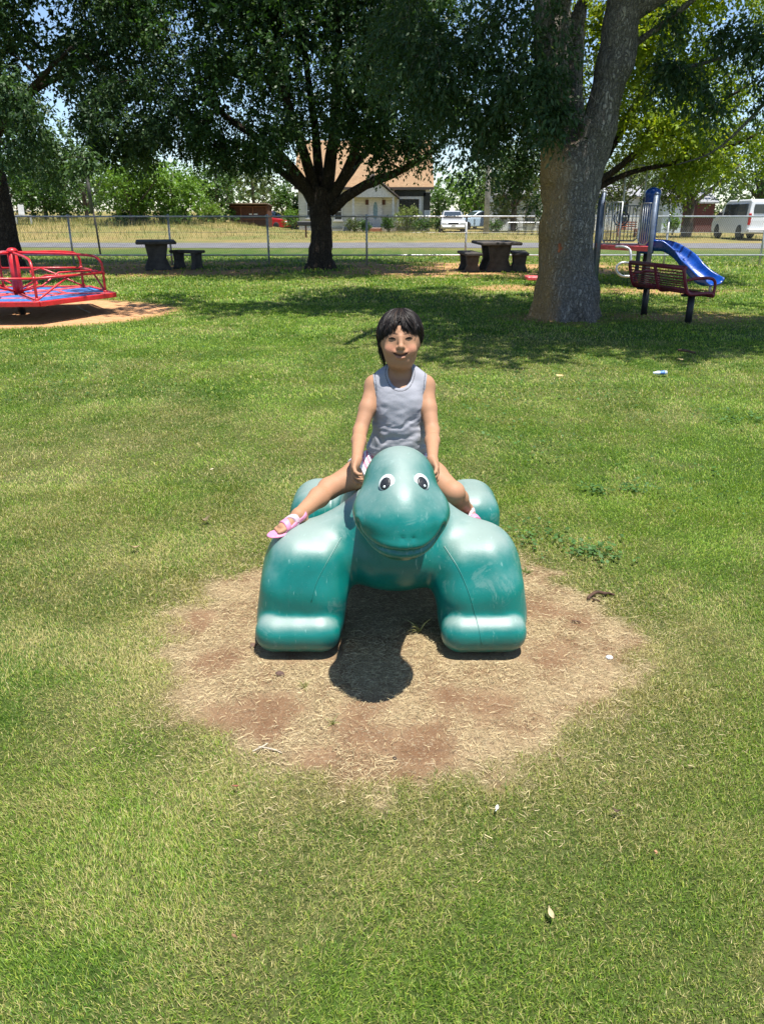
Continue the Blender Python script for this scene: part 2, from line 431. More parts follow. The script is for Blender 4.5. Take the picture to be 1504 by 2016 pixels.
# ------------------------------------------------------------------ riding turtle
def turtle():
    root = thing('turtle_play_sculpture', 'big glossy teal plastic turtle with round painted eyes, child riding on it', 'play sculpture', (.045, 2.65, 0))
    f = Field((-.52, 1.76, -.01), (.62, 3.3, .80), .0065)
    f.ell((.05, 2.80, .31), (.215, .41, .170), 0)
    f.ell((.045, 2.52, .290), (.225, .20, .150), .06)
    f.cone((.05, 2.58, .365), (.052, 2.21, .60), .150, .104, .07)
    hd = lambda x, y, z: (.054 + (x - .054) * .98, 1.925 + (y - 2.03) * .965, .597 + (z - .55) * .965)
    f.ell(hd(.052, 2.235, .620), (.105, .135, .105), .05)
    f.ell(hd(.056, 2.120, .560), (.128, .115, .070), .06)
    f.ell(hd(.056, 2.100, .510), (.090, .108, .066), .045)
    # legs
    for s, cx in ((-1, -.262), (1, .330)):
        Rl = Matrix.Rotation(s * R(-9), 3, 'Y')
        f.rbox((cx, 2.425, .200), (.124, .126, .178), .085, .05, Rl)
        f.rbox((cx + s * .014, 2.395, .135), (.134, .122, .135), .080, .09, Rl)
        f.cone((.05 + s * .10, 2.50, .40), (cx + s * .02, 2.46, .262), .085, .105, .07)
    for s, cx in ((-1, -.26), (1, .365)):
        f.rbox((cx, 3.01, .18), (.118, .165, .168), .11, .075)
        f.rbox((cx + s * .01, 2.99, .08), (.13, .18, .08), .06, .04)
    for s, cx in ((-1, -.283), (1, .342)):
        f.rbox((cx, 2.345, .074), (.142, .118, .066), .062, .016)
        for j in (-1, 0, 1): f.ell((cx + j * .072, 2.262, .082), (.056, .044, .050), .035)
    # face: cheeks, nose ridge, brows, eye hollows
    for s in (-1, 1):
        f.ell(hd(.056 + s * .080, 2.16, .560), (.048, .06, .045), .05)
    f.ell(hd(.056, 2.105, .600), (.060, .070, .060), .06)
    V, Q = f.mesh(2)
    bv = BVHTree.FromPolygons(V.tolist(), Q.tolist())
    def hit(px_, py_):
        o = Vector((0, 0, H)); d = ray(px_, py_).normalized(); h = bv.ray_cast(o, d, 6)
        return h[0], h[1]
    # mouth line pressed into the moulding, from cheek to cheek
    mp = [hit(*q)[0] for q in ((706, 1030), (716, 1050), (731, 1067), (750, 1079), (776, 1086), (803, 1087), (829, 1083), (846, 1072), (860, 1056), (872, 1036))]
    mp = bez([p for p in mp if p is not None], 8); Nv = vnormals(V, Q); near = (V[:, 1] < 2.3) & (V[:, 2] > .36); Vi = V[near]
    A_ = np.array([tuple(p) for p in mp]); d = np.full(len(Vi), 9.)
    for p in A_: d = np.minimum(d, np.linalg.norm(Vi - p, axis=1))
    V[near] = Vi - Nv[near] * (.0120 * np.exp(-(d / .0055) ** 2) - .0030 * np.exp(-((d - .018) / .010) ** 2))[:, None]
    # dents: nostrils
    for q in ((793, 1060), (815, 1060)):
        p, n = hit(*q)
        if p is not None:
            d = np.linalg.norm(V - np.array(p), axis=1); V = V - (np.array(n)[None] * (.005 * np.exp(-(d / .0042) ** 2))[:, None])
    print('ORI', float((vnormals(V, Q) * (V - np.array([.05, 2.6, .3]))).sum(1).mean()), len(mp))
    # gentle moulding unevenness
    N = vnormals(V, Q); V = V + N * ((fbm(V * 5, 2) - .5) * .006)[:, None]
    V[:, 2] = np.maximum(V[:, 2], .001)
    t = NT('turtle_plastic'); pos = t.pos(); g = t.n('ShaderNodeNewGeometry')
    sep = t.n('ShaderNodeSeparateXYZ'); t.l(g.outputs['Normal'], sep.inputs[0])
    n1 = t.noise(pos, 4.5, 5, .6, .4); n2 = t.noise(pos, 26, 5, .7); n3 = t.noise(t.scaled(pos, (30, 30, 5)), 2.2, 4, .7)
    n4 = t.noise(pos, 160, 3, .7)
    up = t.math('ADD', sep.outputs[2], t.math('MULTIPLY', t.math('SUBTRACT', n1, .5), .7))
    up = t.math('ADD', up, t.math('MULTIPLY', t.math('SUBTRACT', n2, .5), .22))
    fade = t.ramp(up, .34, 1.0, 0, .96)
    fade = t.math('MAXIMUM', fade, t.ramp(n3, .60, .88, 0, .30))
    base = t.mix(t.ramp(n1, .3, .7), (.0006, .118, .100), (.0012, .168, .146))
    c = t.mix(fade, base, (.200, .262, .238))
    c = t.mix(t.ramp(n4, .66, .76, 0, .35), c, (.38, .47, .42))
    sp = t.n('ShaderNodeSeparateXYZ'); t.l(pos, sp.inputs[0])
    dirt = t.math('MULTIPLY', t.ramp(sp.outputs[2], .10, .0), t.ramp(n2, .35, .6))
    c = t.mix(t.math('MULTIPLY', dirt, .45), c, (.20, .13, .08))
    scn = t.noise(t.scaled(pos, (70, 30, 9)), 1.6, 2, .5, .6)
    c = t.mix(t.math('MULTIPLY', t.ramp(scn, .67, .75), .26), c, (.36, .52, .48))
    n6 = t.noise(pos, 9, 6, .75, .8); c = t.mix(t.math('MULTIPLY', t.ramp(n6, .56, .66), .22), c, (.26, .36, .33))
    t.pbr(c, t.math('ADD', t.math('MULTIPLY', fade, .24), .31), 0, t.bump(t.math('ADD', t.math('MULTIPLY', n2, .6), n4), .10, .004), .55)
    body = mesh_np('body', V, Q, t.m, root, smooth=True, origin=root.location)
    bv = BVHTree.FromPolygons(V.tolist(), Q.tolist())
    # mould seams on the front legs
    for pts in ([(874, 1075), (902, 1119), (922, 1165), (934, 1205), (944, 1245), (948, 1268)], [(672, 1058), (645, 1105), (622, 1150), (613, 1185)]):
        P = [bv.ray_cast(Vector((0, 0, H)), ray(*q).normalized(), 6)[0] for q in [tuple(v) for v in [(p.x, p.y) for p in bez([(a, b, 0) for a, b in pts], 6)]]]
        P = [p for p in P if p is not None]
        MB().tube(P, .0017, 5).build('mould_seam', t.m, root, origin=root.location)
    # painted eyes
    wm = paint('eye_white', (.56, .62, .60), .45, var=.12, scale=90); bm_ = paint('eye_black', (.014, .016, .018), .35, var=.2)
    rm = paint('eye_rim', (.25, .42, .40), .5)
    for (px_, py_), sz in (((761.5, 951), 1.0), ((829.5, 949.5), 1.0)):
        p, n = bv.ray_cast(Vector((0, 0, H)), ray(px_, py_).normalized(), 6)[:2]
        nn = (n + Vector((0, -1, .35)) * .5).normalized()
        rt = nn.cross(Vector((0, 0, 1))).normalized() * -1; upv = rt.cross(nn).normalized() * -1
        if upv.z < 0: upv = -upv
        if rt.x < 0: rt = -rt
        def disc(rx, ry, off, dx, dy, dome, name, mat, par):
            V_ = []; Q_ = []; K = 24
            c0 = p + nn * off + rt * dx + upv * dy
            for j, (q, hgt) in enumerate(((1.0, -.006), (1.0, 0), (.7, dome * .5), (.35, dome * .88), (.02, dome))):
                for k in range(K):
                    a = 2 * math.pi * k / K
                    V_.append(c0 + rt * (rx * q * math.cos(a)) + upv * (ry * q * math.sin(a)) + nn * hgt)
            for j in range(4):
                for k in range(K): Q_.append((j * K + k, j * K + (k + 1) % K, (j + 1) * K + (k + 1) % K, (j + 1) * K + k))
            return MB().add(V_, Q_, True).build(name, mat, par, origin=root.location if par == root else None)
        e = disc(.0222, .0262, .0030, 0, 0, .0035, 'eye', wm, root)
        q = disc(.0150, .0188, .0062, -.001, -.004, .0018, 'pupil', bm_, root); q.parent = e
        q = disc(.0030, .0038, .0082, .000, -.0145, .0010, 'glint', wm, root); q.parent = e
    return root, bv
turtle_root, turtle_bvh = turtle()

# ------------------------------------------------------------------ child
def person():
    org = Vector((.064, 2.78, .45))
    cx = .064
    root = thing('person', 'child in grey tank top with black hair riding the teal turtle', 'person', org)
    V3 = lambda *a: Vector(a)
    hipL, kneeL, ankL = V3(.008, 2.79, .52), V3(-.193, 2.66, .455), V3(-.287, 2.475, .425)
    hipR, kneeR, ankR = V3(.12, 2.79, .52), V3(.258, 2.62, .453), V3(.325, 2.765, .335)
    shL, elL, wrL = V3(-.027, 2.765, .812), V3(-.078, 2.655, .672), V3(-.083, 2.43, .639)
    shR, elR, wrR = V3(.155, 2.765, .812), V3(.178, 2.655, .672), V3(.166, 2.43, .639)
    toeL = V3(-.372, 2.405, .398); toeR = V3(.375, 2.66, .305)
    def torso(f, g=0.0, hem=0.0):
        f.ell((cx, 2.785, .535), (.096 + g, .078 + g, .085 + g + hem), .03)
        f.ell((cx, 2.748, .635), (.091 + g, .080 + g, .11 + g), .03)
        f.ell((cx, 2.742, .745), (.090 + g, .073 + g, .095 + g), .04)
        for s in (-1, 1):
            f.cone((cx + s * .02, 2.772, .862), (cx + s * .082, 2.757, .818), .031 + g, .029 + g, .03)
    h = .0026
    f = Field((-.42, 2.30, .20), (.46, 2.92, 1.12), h)
    torso(f)
    f.cone((cx, 2.785, .84), (cx + .002, 2.755, .915), .037, .034, .02)
    # head
    f.ell((cx, 2.777, .992), (.0715, .086, .080), .02)
    f.ell((cx, 2.742, .953), (.0585, .056, .066), .03)
    f.ell((cx + .001, 2.725, .915), (.045, .043, .033), .028)
    for s in (-1, 1):
        f.ell((cx + s * .031, 2.702, .951), (.023, .017, .020), .016)
        f.ell((cx + s * .0285, 2.675, .9915), (.0165, .0100, .0080), .012, sub=True)
        f.ell((cx + s * .0675, 2.772, .972), (.0085, .018, .026), .004)                       # ear
        f.ell((cx + s * .0760, 2.764, .974), (.0035, .010, .016), .003, sub=True)
    f.cone((cx, 2.688, .996), (cx + .001, 2.672, .969), .0065, .0085, .012)
    f.ell((cx + .001, 2.6680, .9655), (.0082, .0080, .0068), .009)
    for s in (-1, 1): f.ell((cx + s * .0105, 2.677, .9625), (.0048, .0070, .0048), .006)
    f.ell((cx, 2.681, .944), (.024, .012, .012), .012)
    mouth = [(cx - .026, 2.6855, .9455), (cx - .014, 2.672, .9385), (cx, 2.669, .9360), (cx + .014, 2.672, .9385), (cx + .026, 2.6855, .9465)]
    f.ell((cx, 2.676, .9285), (.016, .0075, .0050), .008)
    mr = (.0022, .0042, .0052, .0042, .0022)
    for i in range(4): f.cone(mouth[i], mouth[i + 1], mr[i], mr[i + 1], .003, sub=True)
    # arms
    for sh, el, wr in ((shL, elL, wrL), (shR, elR, wrR)):
        f.ell(sh, (.034, .034, .036), .02)
        f.chain([sh, sh.lerp(el, .5), el], [.0315, .029, .0245], .02, .012)
        f.chain([el, el.lerp(wr, .35), wr], [.0245, .0245, .0165], .012, .012)
    # hands
    def hand(wr, d, n, s):
        d = Vector(d).normalized(); n = (Vector(n) - d * Vector(n).dot(d)).normalized(); u = n.cross(d).normalized() * s
        Rm = Matrix((n, u, d)).transposed()
        f.cone(wr, wr + d * .018, .0165, .0165, .008)
        f.ell(wr + d * .030, (.0125, .0245, .031), .008, Rm)
        for i, (o, L) in enumerate(((.0195, .020), (.0068, .0225), (-.0062, .021), (-.0185, .017))):
            p = wr + d * (.053 - abs(i - 1.2) * .0025) + u * o; a = .25 + .06 * i; pts = [p - d * .010, p]; dd = d
            for k, ln in enumerate((L, L * .75, L * .6)):
                dd = (d * math.cos(a) + n * math.sin(a) + u * (o * 3.0)).normalized(); p = p + dd * ln; pts.append(p); a += .60
            f.chain(pts, [.0070, .0068, .0062, .0058, .0050], .003, .0015)
        p = wr + d * .016 + u * .014; pts = [p]; a = .3
        for ln in (.020, .017, .013):
            dd = (d * .62 + u * .75 * math.cos(a) + n * math.sin(a)).normalized(); p = p + dd * ln; pts.append(p); a += .35
        f.chain(pts, [.0090, .0080, .0068, .0055], .006, .002)
    hand(wrL, (-.16, -.70, -.52), (1, 0, -.1), 1)
    hand(wrR, (.22, -.70, -.52), (-1, 0, -.1), -1)
    # legs
    for hp, kn, an in ((hipL, kneeL, ankL), (hipR, kneeR, ankR)):
        f.chain([hp, hp.lerp(kn, .5), kn], [.062, .051, .037], .03, .02)
        f.ell(kn + Vector((0, -.004, .004)), (.036, .036, .036), .015)
        f.chain([kn, kn.lerp(an, .35), an], [.036, .0355, .0215], .015, .015)
    def foot(an, toe, f, g=0.0, toes=True):
        d = (toe - an); d.z += .022; d.normalize(); dn = Vector((0, 0, -1)); s = d.cross(dn).normalized()
        heel = an + dn * .022 - d * .014
        ball = an + d * .066 + dn * .028
        f.cone(an, heel, .021 + g, .020 + g, .012); f.cone(an + dn * .006, ball, .0215 + g, .0155 + g, .015)
        f.cone(heel, ball + s * .010, .016 + g, .0125 + g, .01); f.cone(heel, ball - s * .010, .016 + g, .0125 + g, .01)
        if toes:
            for k, o in enumerate((-.020, -.010, 0, .0095, .0185)):
                k2 = k if True else 4 - k; L = (.018, .021, .023, .024, .026)[k2]; r_ = (.0052, .0052, .0055, .0058, .0078)[k2]
                b = ball + s * o; f.chain([b, b + d * L * .7 + dn * .003, b + d * L + dn * .004], [.0075, r_, r_ * .9], .003, .002)
        return heel, ball, d, s
    fl = foot(ankL, toeL, f); fr = foot(ankR, toeR, f)
    V, Q = f.mesh(1)
    # skin colours: freckled variation, brows, lips, cheeks; shade of nostrils and mouth groove painted dark
    base = np.array((.355, .188, .108)); C = np.tile(base, (len(V), 1))
    nz = fbm(V * 45, 3)[:, None]; C *= (.93 + .14 * nz)
    def blob(c, r, colr, s=1.0):
        d = np.sqrt((((V - np.array(c)) / np.array(r)) ** 2).sum(1)); w = (s * np.clip(1.35 - d, 0, 1) ** .8)[:, None]
        w = np.clip(w, 0, 1); C[:] = C * (1 - w) + np.array(colr) * w
    for s in (-1, 1):
        blob((cx + s * .036, 2.69, .955), (.02, .03, .015), (.62, .24, .16), .38)
        for k in range(7):
            t_ = k / 6.; blob((cx + s * (.014 + .026 * t_), 2.684 + .006 * t_, 1.006 + .003 * math.sin(t_ * 2.6)), (.0056, .02, .0030), (.06, .03, .018), .8)
        blob((cx + s * .0095, 2.672, .9575), (.0026, .02, .0018), (.09, .03, .02), .8)
    for i in range(4):
        for k in range(5):
            p = np.array(mouth[i]) * (1 - k / 5) + np.array(mouth[i + 1]) * (k / 5)
            blob(p + np.array((0, .006, 0)), (.0046, .010, .0036), (.07, .02, .016), .85)
    for k in range(9):
        t_ = (k - 4) / 4.; blob((cx + t_ * .018, 2.67, .9285 + .0035 * t_ * t_), (.0045, .03, .0030), (.30, .12, .09), .35)
        blob((cx + t_ * .018, 2.67, .9440 + .002 * t_ * t_), (.0045, .03, .0018), (.33, .12, .09), .35)
    for (kn, s_) in ((kneeL, 1), (kneeR, 1)): blob(kn + Vector((0, -.03, .02)), (.03, .03, .03), (.42, .20, .12), .35)
    skin = attr_mat('skin', .62, .28, sss=.03, bumpscale=300, bumpstr=.2)
    mesh_np('body', V, Q, skin, root, C, True, org)
    sbv = BVHTree.FromPolygons(V.tolist(), Q.tolist())
    # eyes: narrow dark almonds between the lids; teeth
    em = paint('iris_dark', (.006, .004, .003), .45, var=.2, spec=.3, bump=0); lm = paint('lash', (.008, .006, .005), .8, bump=0, spec=.1)
    tm = paint('tooth_enamel', (.72, .66, .56), .3, var=.08, bump=0)
    for s in (-1, 1):
        e = MB()
        P = []
        for k in range(9):
            t_ = k / 8.; x = cx + s * .0285 + (t_ - .5) * .025; z = .9902 + .0022 * math.sin(math.pi * t_) + .0006 * s
            hpt = sbv.ray_cast(Vector((x, 2.4, z)), Vector((0, 1, 0)), .6)[0]; P.append(Vector((x, (hpt.y if hpt else 2.685) - .0006, z)))
        e.tube(P, [.0005 + .0031 * math.sin(math.pi * k / 8.) for k in range(9)], 6); ob = e.build('eye', em, root, origin=org)
        Pu = [p + Vector((0, -.0012, .0020 * math.sin(math.pi * k / 8.) + .0002)) for k, p in enumerate(P)]
        MB().tube(Pu, [.0003 + .0017 * math.sin(math.pi * k / 8.) for k in range(9)], 5).build('eyelash', lm, root, origin=org).parent = ob
    for o, w in ((-.0098, .0058), (-.0036, .0066), (.0031, .0066), (.0093, .0058)):
        MB().box((cx + o, 2.676 + abs(o) * .25, .9385), (w, .003, .0052), bev=.001).build('tooth', tm, root, origin=org)
    # tank top
    g = Field((-.08, 2.62, .44), (.21, 2.92, .92), .0024)
    torso(g, .0085); g.ell((cx - .008, 2.760, .590), (.110, .096, .075), .02)
    S, gr = g.sl(g.lo, g.lo + g.h * g.n, 0)
    Pn = np.stack(np.broadcast_arrays(gr[0], gr[1], gr[2]), -1)
    low = 1 - sstep(.62, .80, Pn[..., 2])
    q = Pn * np.array([16, 12, 24], dtype=np.float32); q[..., 2] += 3.5 * fbm(Pn * 8 + 5, 2)
    g.D += ((.5 - fbm(q, 3)) * (.006 + .020 * low)).astype(np.float32)
    q = Pn * np.array([13, 9, 46], dtype=np.float32); q[..., 2] += 5.5 * fbm(Pn * 11, 2) - 14 * Pn[..., 0]
    g.D += ((np.abs(vnoise(q) - .5)) * .013 * (low * .9 + .12)).astype(np.float32)
    g.ell((cx, 2.70, .870), (.046, .11, .052), 0.001, sub=True)
    g.ell((cx, 2.80, .905), (.049, .10, .052), 0.001, sub=True)
    for s in (-1, 1): g.ell((cx + s * .128, 2.765, .800), (.040, .12, .082), 0.001, sub=True)
    g.plane((cx, 2.78, .553), (0, -.12, -1))
    Vt, Qt = g.mesh(1)
    Ct = np.tile(np.array((.285, .287, .318)), (len(Vt), 1)); Ct *= (.90 + .2 * fbm(Vt * np.array([25, 25, 90]), 4))[:, None]
    def ed(c, r): return (np.sqrt((((Vt - np.array(c)) / np.array(r)) ** 2).sum(1)) - 1) * min(r[0], r[2])
    for c_, r_ in (((cx, 2.70, .870), (.046, .11, .052)), ((cx + .128, 2.765, .8), (.04, .12, .082)), ((cx - .128, 2.765, .8), (.04, .12, .082))):
        e = ed(c_, r_); m = (e > .0062) & (e < .0088); Ct[m] *= .35
    zz = Vt[:, 2] + .12 * (Vt[:, 1] - 2.78); m = (zz > .562) & (zz < .5645); Ct[m] *= .55
    cm = attr_mat('tank_cotton', .88, .15, bumpscale=900, bumpstr=.35)
    mesh_np('tank_top', Vt, Qt, cm, root, Ct, True, org)
    # shorts
    g = Field((-.16, 2.60, .42), (.30, 2.92, .64), .0028)
    g.ell((cx, 2.80, .530), (.101, .083, .078), .02)
    for hp, kn in ((hipL, kneeL), (hipR, kneeR)):
        g.cone(hp, hp.lerp(kn, .55), .068, .061, .02)
    for hp, kn, tt in ((hipL, kneeL, .50), (hipR, kneeR, .30)):
        p = hp.lerp(kn, tt); g.plane(p, (kn - hp).normalized(), .0)
    S, gr = g.sl(g.lo, g.lo + g.h * g.n, 0); Pn = np.stack(np.broadcast_arrays(gr[0], gr[1], gr[2]), -1)
    g.D += ((.5 - fbm(Pn * 30, 2)) * .008).astype(np.float32)
    Vs, Qs = g.mesh(1)
    st = np.sin((Vs[:, 0] * 1.0 + Vs[:, 2] * .6) * 330 + 6 * fbm(Vs * 20, 2)) > 0
    Cs = np.where(st[:, None], np.array((.62, .20, .26)), np.array((.80, .66, .66)))
    for hp, kn, tt in ((hipL, kneeL, .50), (hipR, kneeR, .30)):
        d = (kn - hp).normalized(); p = hp.lerp(kn, tt); e = (Vs - np.array(p)) @ np.array(d)
        near = np.linalg.norm(Vs - np.array(p), axis=1) < .085
        Cs[near & (e > -.010)] = (.82, .74, .74)
    mesh_np('shorts', Vs, Qs, attr_mat('shorts_cloth', .85, .2), root, Cs, True, org)
    # sandals
    pk = paint('sandal_pink', (.62, .22, .36), .55, var=.12, scale=60, bump=.05); wb = paint('sandal_pale', (.66, .46, .54), .55, var=.1, bump=.05)
    bk = paint('buckle', (.75, .73, .70), .3, .6)
    for an, toe in ((ankL, toeL), (ankR, toeR)):
        lo = np.minimum(np.array(an), np.array(toe)) - .06; hi = np.maximum(np.array(an), np.array(toe)) + .06
        g = Field(lo, hi, .0022); heel, ball, d, s = foot(an, toe, g, .0045, False)
        def slab(p, n, w):
            k = Field(lo, hi, .0022); k.D = g.D.copy()
            n = Vector(n).normalized(); k.plane(Vector(p) + n * w, n); k.plane(Vector(p) - n * w, -n); return k.mesh(1)
        sn = empty('sandal', org * 0, 0); sn.parent = root
        Va, Qa = slab(an + Vector((0, 0, -.008)) + d * .004, d * .55 + Vector((0, 0, 1)), .0072); mesh_np('ankle_strap', Va, Qa, pk, sn, None, True, org)
        Va, Qa = slab(ball - d * .010, d, .0100); mesh_np('toe_strap', Va, Qa, pk, sn, None, True, org)
        Va, Qa = slab(ball - d * .032 , (d * .8 + s * .5), .0052); mesh_np('instep_strap', Va, Qa, wb, sn, None, True, org)
        k = Field(lo - .03, hi + .03, .0025); up = s.cross(d); up = up if up.z > 0 else -up
        Rm = Matrix((d, s, up)).transposed()
        mid = (heel + ball) * .5 + d * .016 - up * .0185
        k.ell(mid + d * .030, (.050, .034, .5), 0, None); k.D[:] = .5
        k.rbox(mid, (.066, .026, .0065), .006, 0, Rm); k.ell(mid + d * .045, (.040, .032, .0065), .004, Rm)
        Va, Qa = k.mesh(1); mesh_np('sole', Va, Qa, pk, sn, None, True, org)
        bp = ball - d * .010 + up * .0225
        MB().box(bp, (.014, .016, .003), Rm.to_3x3(), bev=.001).build('buckle', bk, sn, origin=org)
        bp = an + d * .024 + Vector((0, 0, .002)) + s * .006
        MB().box(bp, (.010, .013, .010), Rm.to_3x3(), bev=.002).build('buckle', bk, sn, origin=org)
    # hair: cap + locks flowing from the crown
    hc = np.array((cx, 2.78, .994)); hr = np.array((.0765, .0905, .0855))
    k = Field((cx - .10, 2.66, .88), (cx + .10, 2.9, 1.11), .0028)
    k.ell(hc + np.array((0, .004, 0)), hr + .001, 0)
    k.ell((cx, 2.82, .955), (.066, .060, .070), .02)
    k.ell((cx, 2.685, .960), (.068, .062, .072), .006, sub=True)
    k.plane((cx, 2.8, .915), (0, 0, -1))
    Vc, Qc = k.mesh(1)
    N, S = 5200, 11
    th = rng.uniform(-math.pi, math.pi, N)             # 0 = front (-Y), +-pi = back
    front = np.abs(th)
    end = np.where(front < .95, 1.47, np.where(front < 1.6, 1.47 + (front - .95) / .65 * .50, np.where(front < 2.2, 1.97 + (front - 1.6) * .5, 2.05)))
    gap = np.exp(-((th - (-.05)) / .26) ** 2); end = end + .26 * (fbm(np.stack([th * 6, th * 0, th * 0 + 3], -1), 2) - .5)
    end = end + .07 + .20 * (fbm(np.stack([th * 15, th * 0, th * 0 + 3], -1), 2) - .5) - .62 * gap + rng.normal(size=N) * .09
    end = np.where((th < -.45) & (th > -1.0), end - .02, end)
    end = np.where((th > .25) & (th < 1.0), end - .07, end)
    st_ = rng.uniform(.02, 1.0, N) ** .6 * end * .72
    u = np.linspace(0, 1, S)[None, :]
    phi = st_[:, None] + (end - st_)[:, None] * u
    clump = fbm(np.stack([th * 5, st_ * 2, th * 0], -1), 2)[:, None] - .5
    lay = rng.uniform(.0, 1, N)[:, None]
    sweep = np.where(th < 0, -1, 1)[:, None] * .16 * (1 - np.clip(front, 0, 1.2) / 1.2)[:, None]
    tt = th[:, None] + sweep * (u - .3) + clump * .28 * u * u + .10 * np.sin(u * 5 + th[:, None] * 9)
    fly = (rng.random((N, 1)) < .09) * rng.uniform(.3, 1, (N, 1))
    rad = 1.0 + .09 * fly * u + .05 * lay + .07 * (1 - u) * u * 2 * lay + np.clip(phi - 1.45, 0, 9) * -.015 + .05 * (clump * u)
    ph = np.minimum(phi, 1.62); drop = np.maximum(phi - 1.62, 0) * .105
    P = np.stack([hc[0] + hr[0] * rad * np.sin(ph) * np.sin(tt), hc[1] + .004 - hr[1] * rad * np.sin(ph) * np.cos(tt), hc[2] + hr[2] * rad * np.cos(ph) - drop], -1)
    # tuck the long hanging ends toward the neck
    tk = np.clip(drop / .06, 0, 1); P[..., 0] += (cx - P[..., 0]) * .20 * tk ** 1.5; P[..., 1] += (2.82 - P[..., 1]) * .15 * tk
    wd = np.broadcast_to((.0014 + .0008 * rng.random(N))[:, None] * (1 - .85 * u ** 3) * (.5 + .5 * np.minimum(1, u * 5)), (N, S))
    dk = np.array((.011, .008, .007))[None] * rng.uniform(.4, 1.9, (N, 1)) + np.array((.020, .010, .004)) * (rng.random((N, 1)) > .9)
    Vh, Qh, Ch = ribbons(P, wd, dk, True)
    # long side locks
    N2 = 150; s2 = rng.random((N2, 1)); x0 = np.where(np.arange(N2) < 135, cx - .070, cx + .069)[:, None] + rng.normal(size=(N2, 1)) * .003
    sg = np.sign(cx - x0)
    y0 = 2.782 + rng.normal(size=(N2, 1)) * .009; L = np.where(np.arange(N2) < 135, .105, .05)[:, None] * rng.uniform(.6, 1.05, (N2, 1))
    P2 = np.stack([x0 + sg * (.018 * u ** 1.3 + .001 * np.sin(u * 4 + s2 * 6)) + sg * -.003, y0 - .012 * u + 0 * x0, .985 - L * u + 0 * x0], -1)
    wd2 = np.broadcast_to(.0014 * (1 - .8 * u ** 2), (N2, S))
    Vk, Qk, Ck = ribbons(P2, wd2, np.tile(np.array((.018, .013, .011)), (N2, 1)), True)
    Vall = np.concatenate([Vc, Vh, Vk]); Qall = np.concatenate([Qc, Qh + len(Vc), Qk + len(Vc) + len(Vh)])
    Call = np.concatenate([np.tile(np.array((.008, .006, .005)), (len(Vc), 1)), Ch, Ck])
    mesh_np('hair', Vall, Qall, attr_mat('hair_black', .46, .28), root, Call, True, org)
    return root
person_root = person()
# ------------------------------------------------------------------ ground, road
PATCH = (.05, 2.40, .82, .83)
# ellipses of bare soil: cx, cy, rx, ry, edge softness, kind (0 straw+soil, 1 orange soil)
DIRT = [(-5.15, 11.75, 2.05, 1.75, .12), (4.1, 11.2, 1.25, .70, .6), (2.55, 11.0, .95, .7, .6), (5.2, 15.0, 1.4, .8, .6), (2.6, 15.6, .9, .7, .6)]
def patch_w(x, y):
    d = np.sqrt(((x - PATCH[0]) / PATCH[2]) ** 2 + ((y - PATCH[1]) / PATCH[3]) ** 2)
    d = d + (fbm(xy3(x, y, 2.2, 3.3), 4) - .5) * .26 + (fbm(xy3(x, y, 11, 8.3), 3) - .5) * .36
    return 1 - sstep(.90, 1.04, d)
BARE = [(450, 1297, .10), (385, 1222, .07), (545, 1400, .10), (430, 1422, .08), (520, 1440, .06), (705, 1435, .11), (812, 1475, .10), (795, 1525, .06), (1085, 1290, .12), (1055, 1200, .09), (960, 1390, .08), (620, 1490, .06), (1140, 1230, .07), (880, 1370, .08), (580, 1290, .06)]
BARE = [(G(a_, b_).x, G(a_, b_).y, r_) for a_, b_, r_ in BARE]
def bare_w(x, y):
    n = (fbm(xy3(x, y, 9, 12), 4) - .5) * 1.7; w = np.zeros_like(np.asarray(x, dtype=float))
    for cx, cy, r_ in BARE: w = np.maximum(w, 1 - sstep(.45, 1.25, np.hypot(x - cx, y - cy) / (r_ * 1.15) + n))
    return w
def dirt_w(x, y):
    w = np.zeros_like(np.asarray(x, dtype=float)); nz = (fbm(xy3(x, y, 1.6, 9.1), 4) - .5)
    for cx, cy, rx, ry, e in DIRT:
        d = np.sqrt(((x - cx) / rx) ** 2 + ((y - cy) / ry) ** 2) + nz * (.9 if e > .2 else .16)
        w = np.maximum(w, (1 - sstep(1 - e, 1 + e * .5, d)) * (.62 if e > .2 else 1))
    # bare strip under the trees along the fence
    s = sstep(17.6, 19.4, y + nz * 3) * (1 - sstep(22.5, 24.5, y + nz * 2)) * (1 - sstep(5.0, 8.5, x)) * .75
    return np.maximum(w, s * sstep(.32, .5, fbm(xy3(x, y, .9, 4.4), 3)))
def straw_w(x, y):
    """share of dry blades"""
    n1 = fbm(xy3(x, y, .9, 1.5), 4); n2 = fbm(xy3(x, y, 3.5, 7.5), 3); n3 = vnoise(xy3(x, y, 9.0, 2.5))
    d = np.sqrt((x - PATCH[0]) ** 2 + (y - PATCH[1]) ** 2)
    ring = np.exp(-np.clip(d - .86, 0, 9) / .32) * .42
    left = .26 * sstep(.9, -1.0, x) * sstep(1.9, 2.8, y) * (1 - sstep(4.4, 6.2, y))
    near = .12 * (1 - sstep(1.2, 2.2, y))
    far = .0 + .12 * sstep(5, 6.5, y) * sstep(10.5, 8.5, y) * sstep(1.2, -.5, np.abs(x - .8) - 1)
    return np.clip(.13 + ring + left + near + far + (n1 - .5) * .8 + (n2 - .5) * .7 + (n3 - .5) * .5, 0, .95)
def dry_w(x, y):
    """dry roadside field beyond the fence"""
    return sstep(29, 37.5, y + (fbm(xy3(x, y, .25, 5), 2) - .5) * 5)
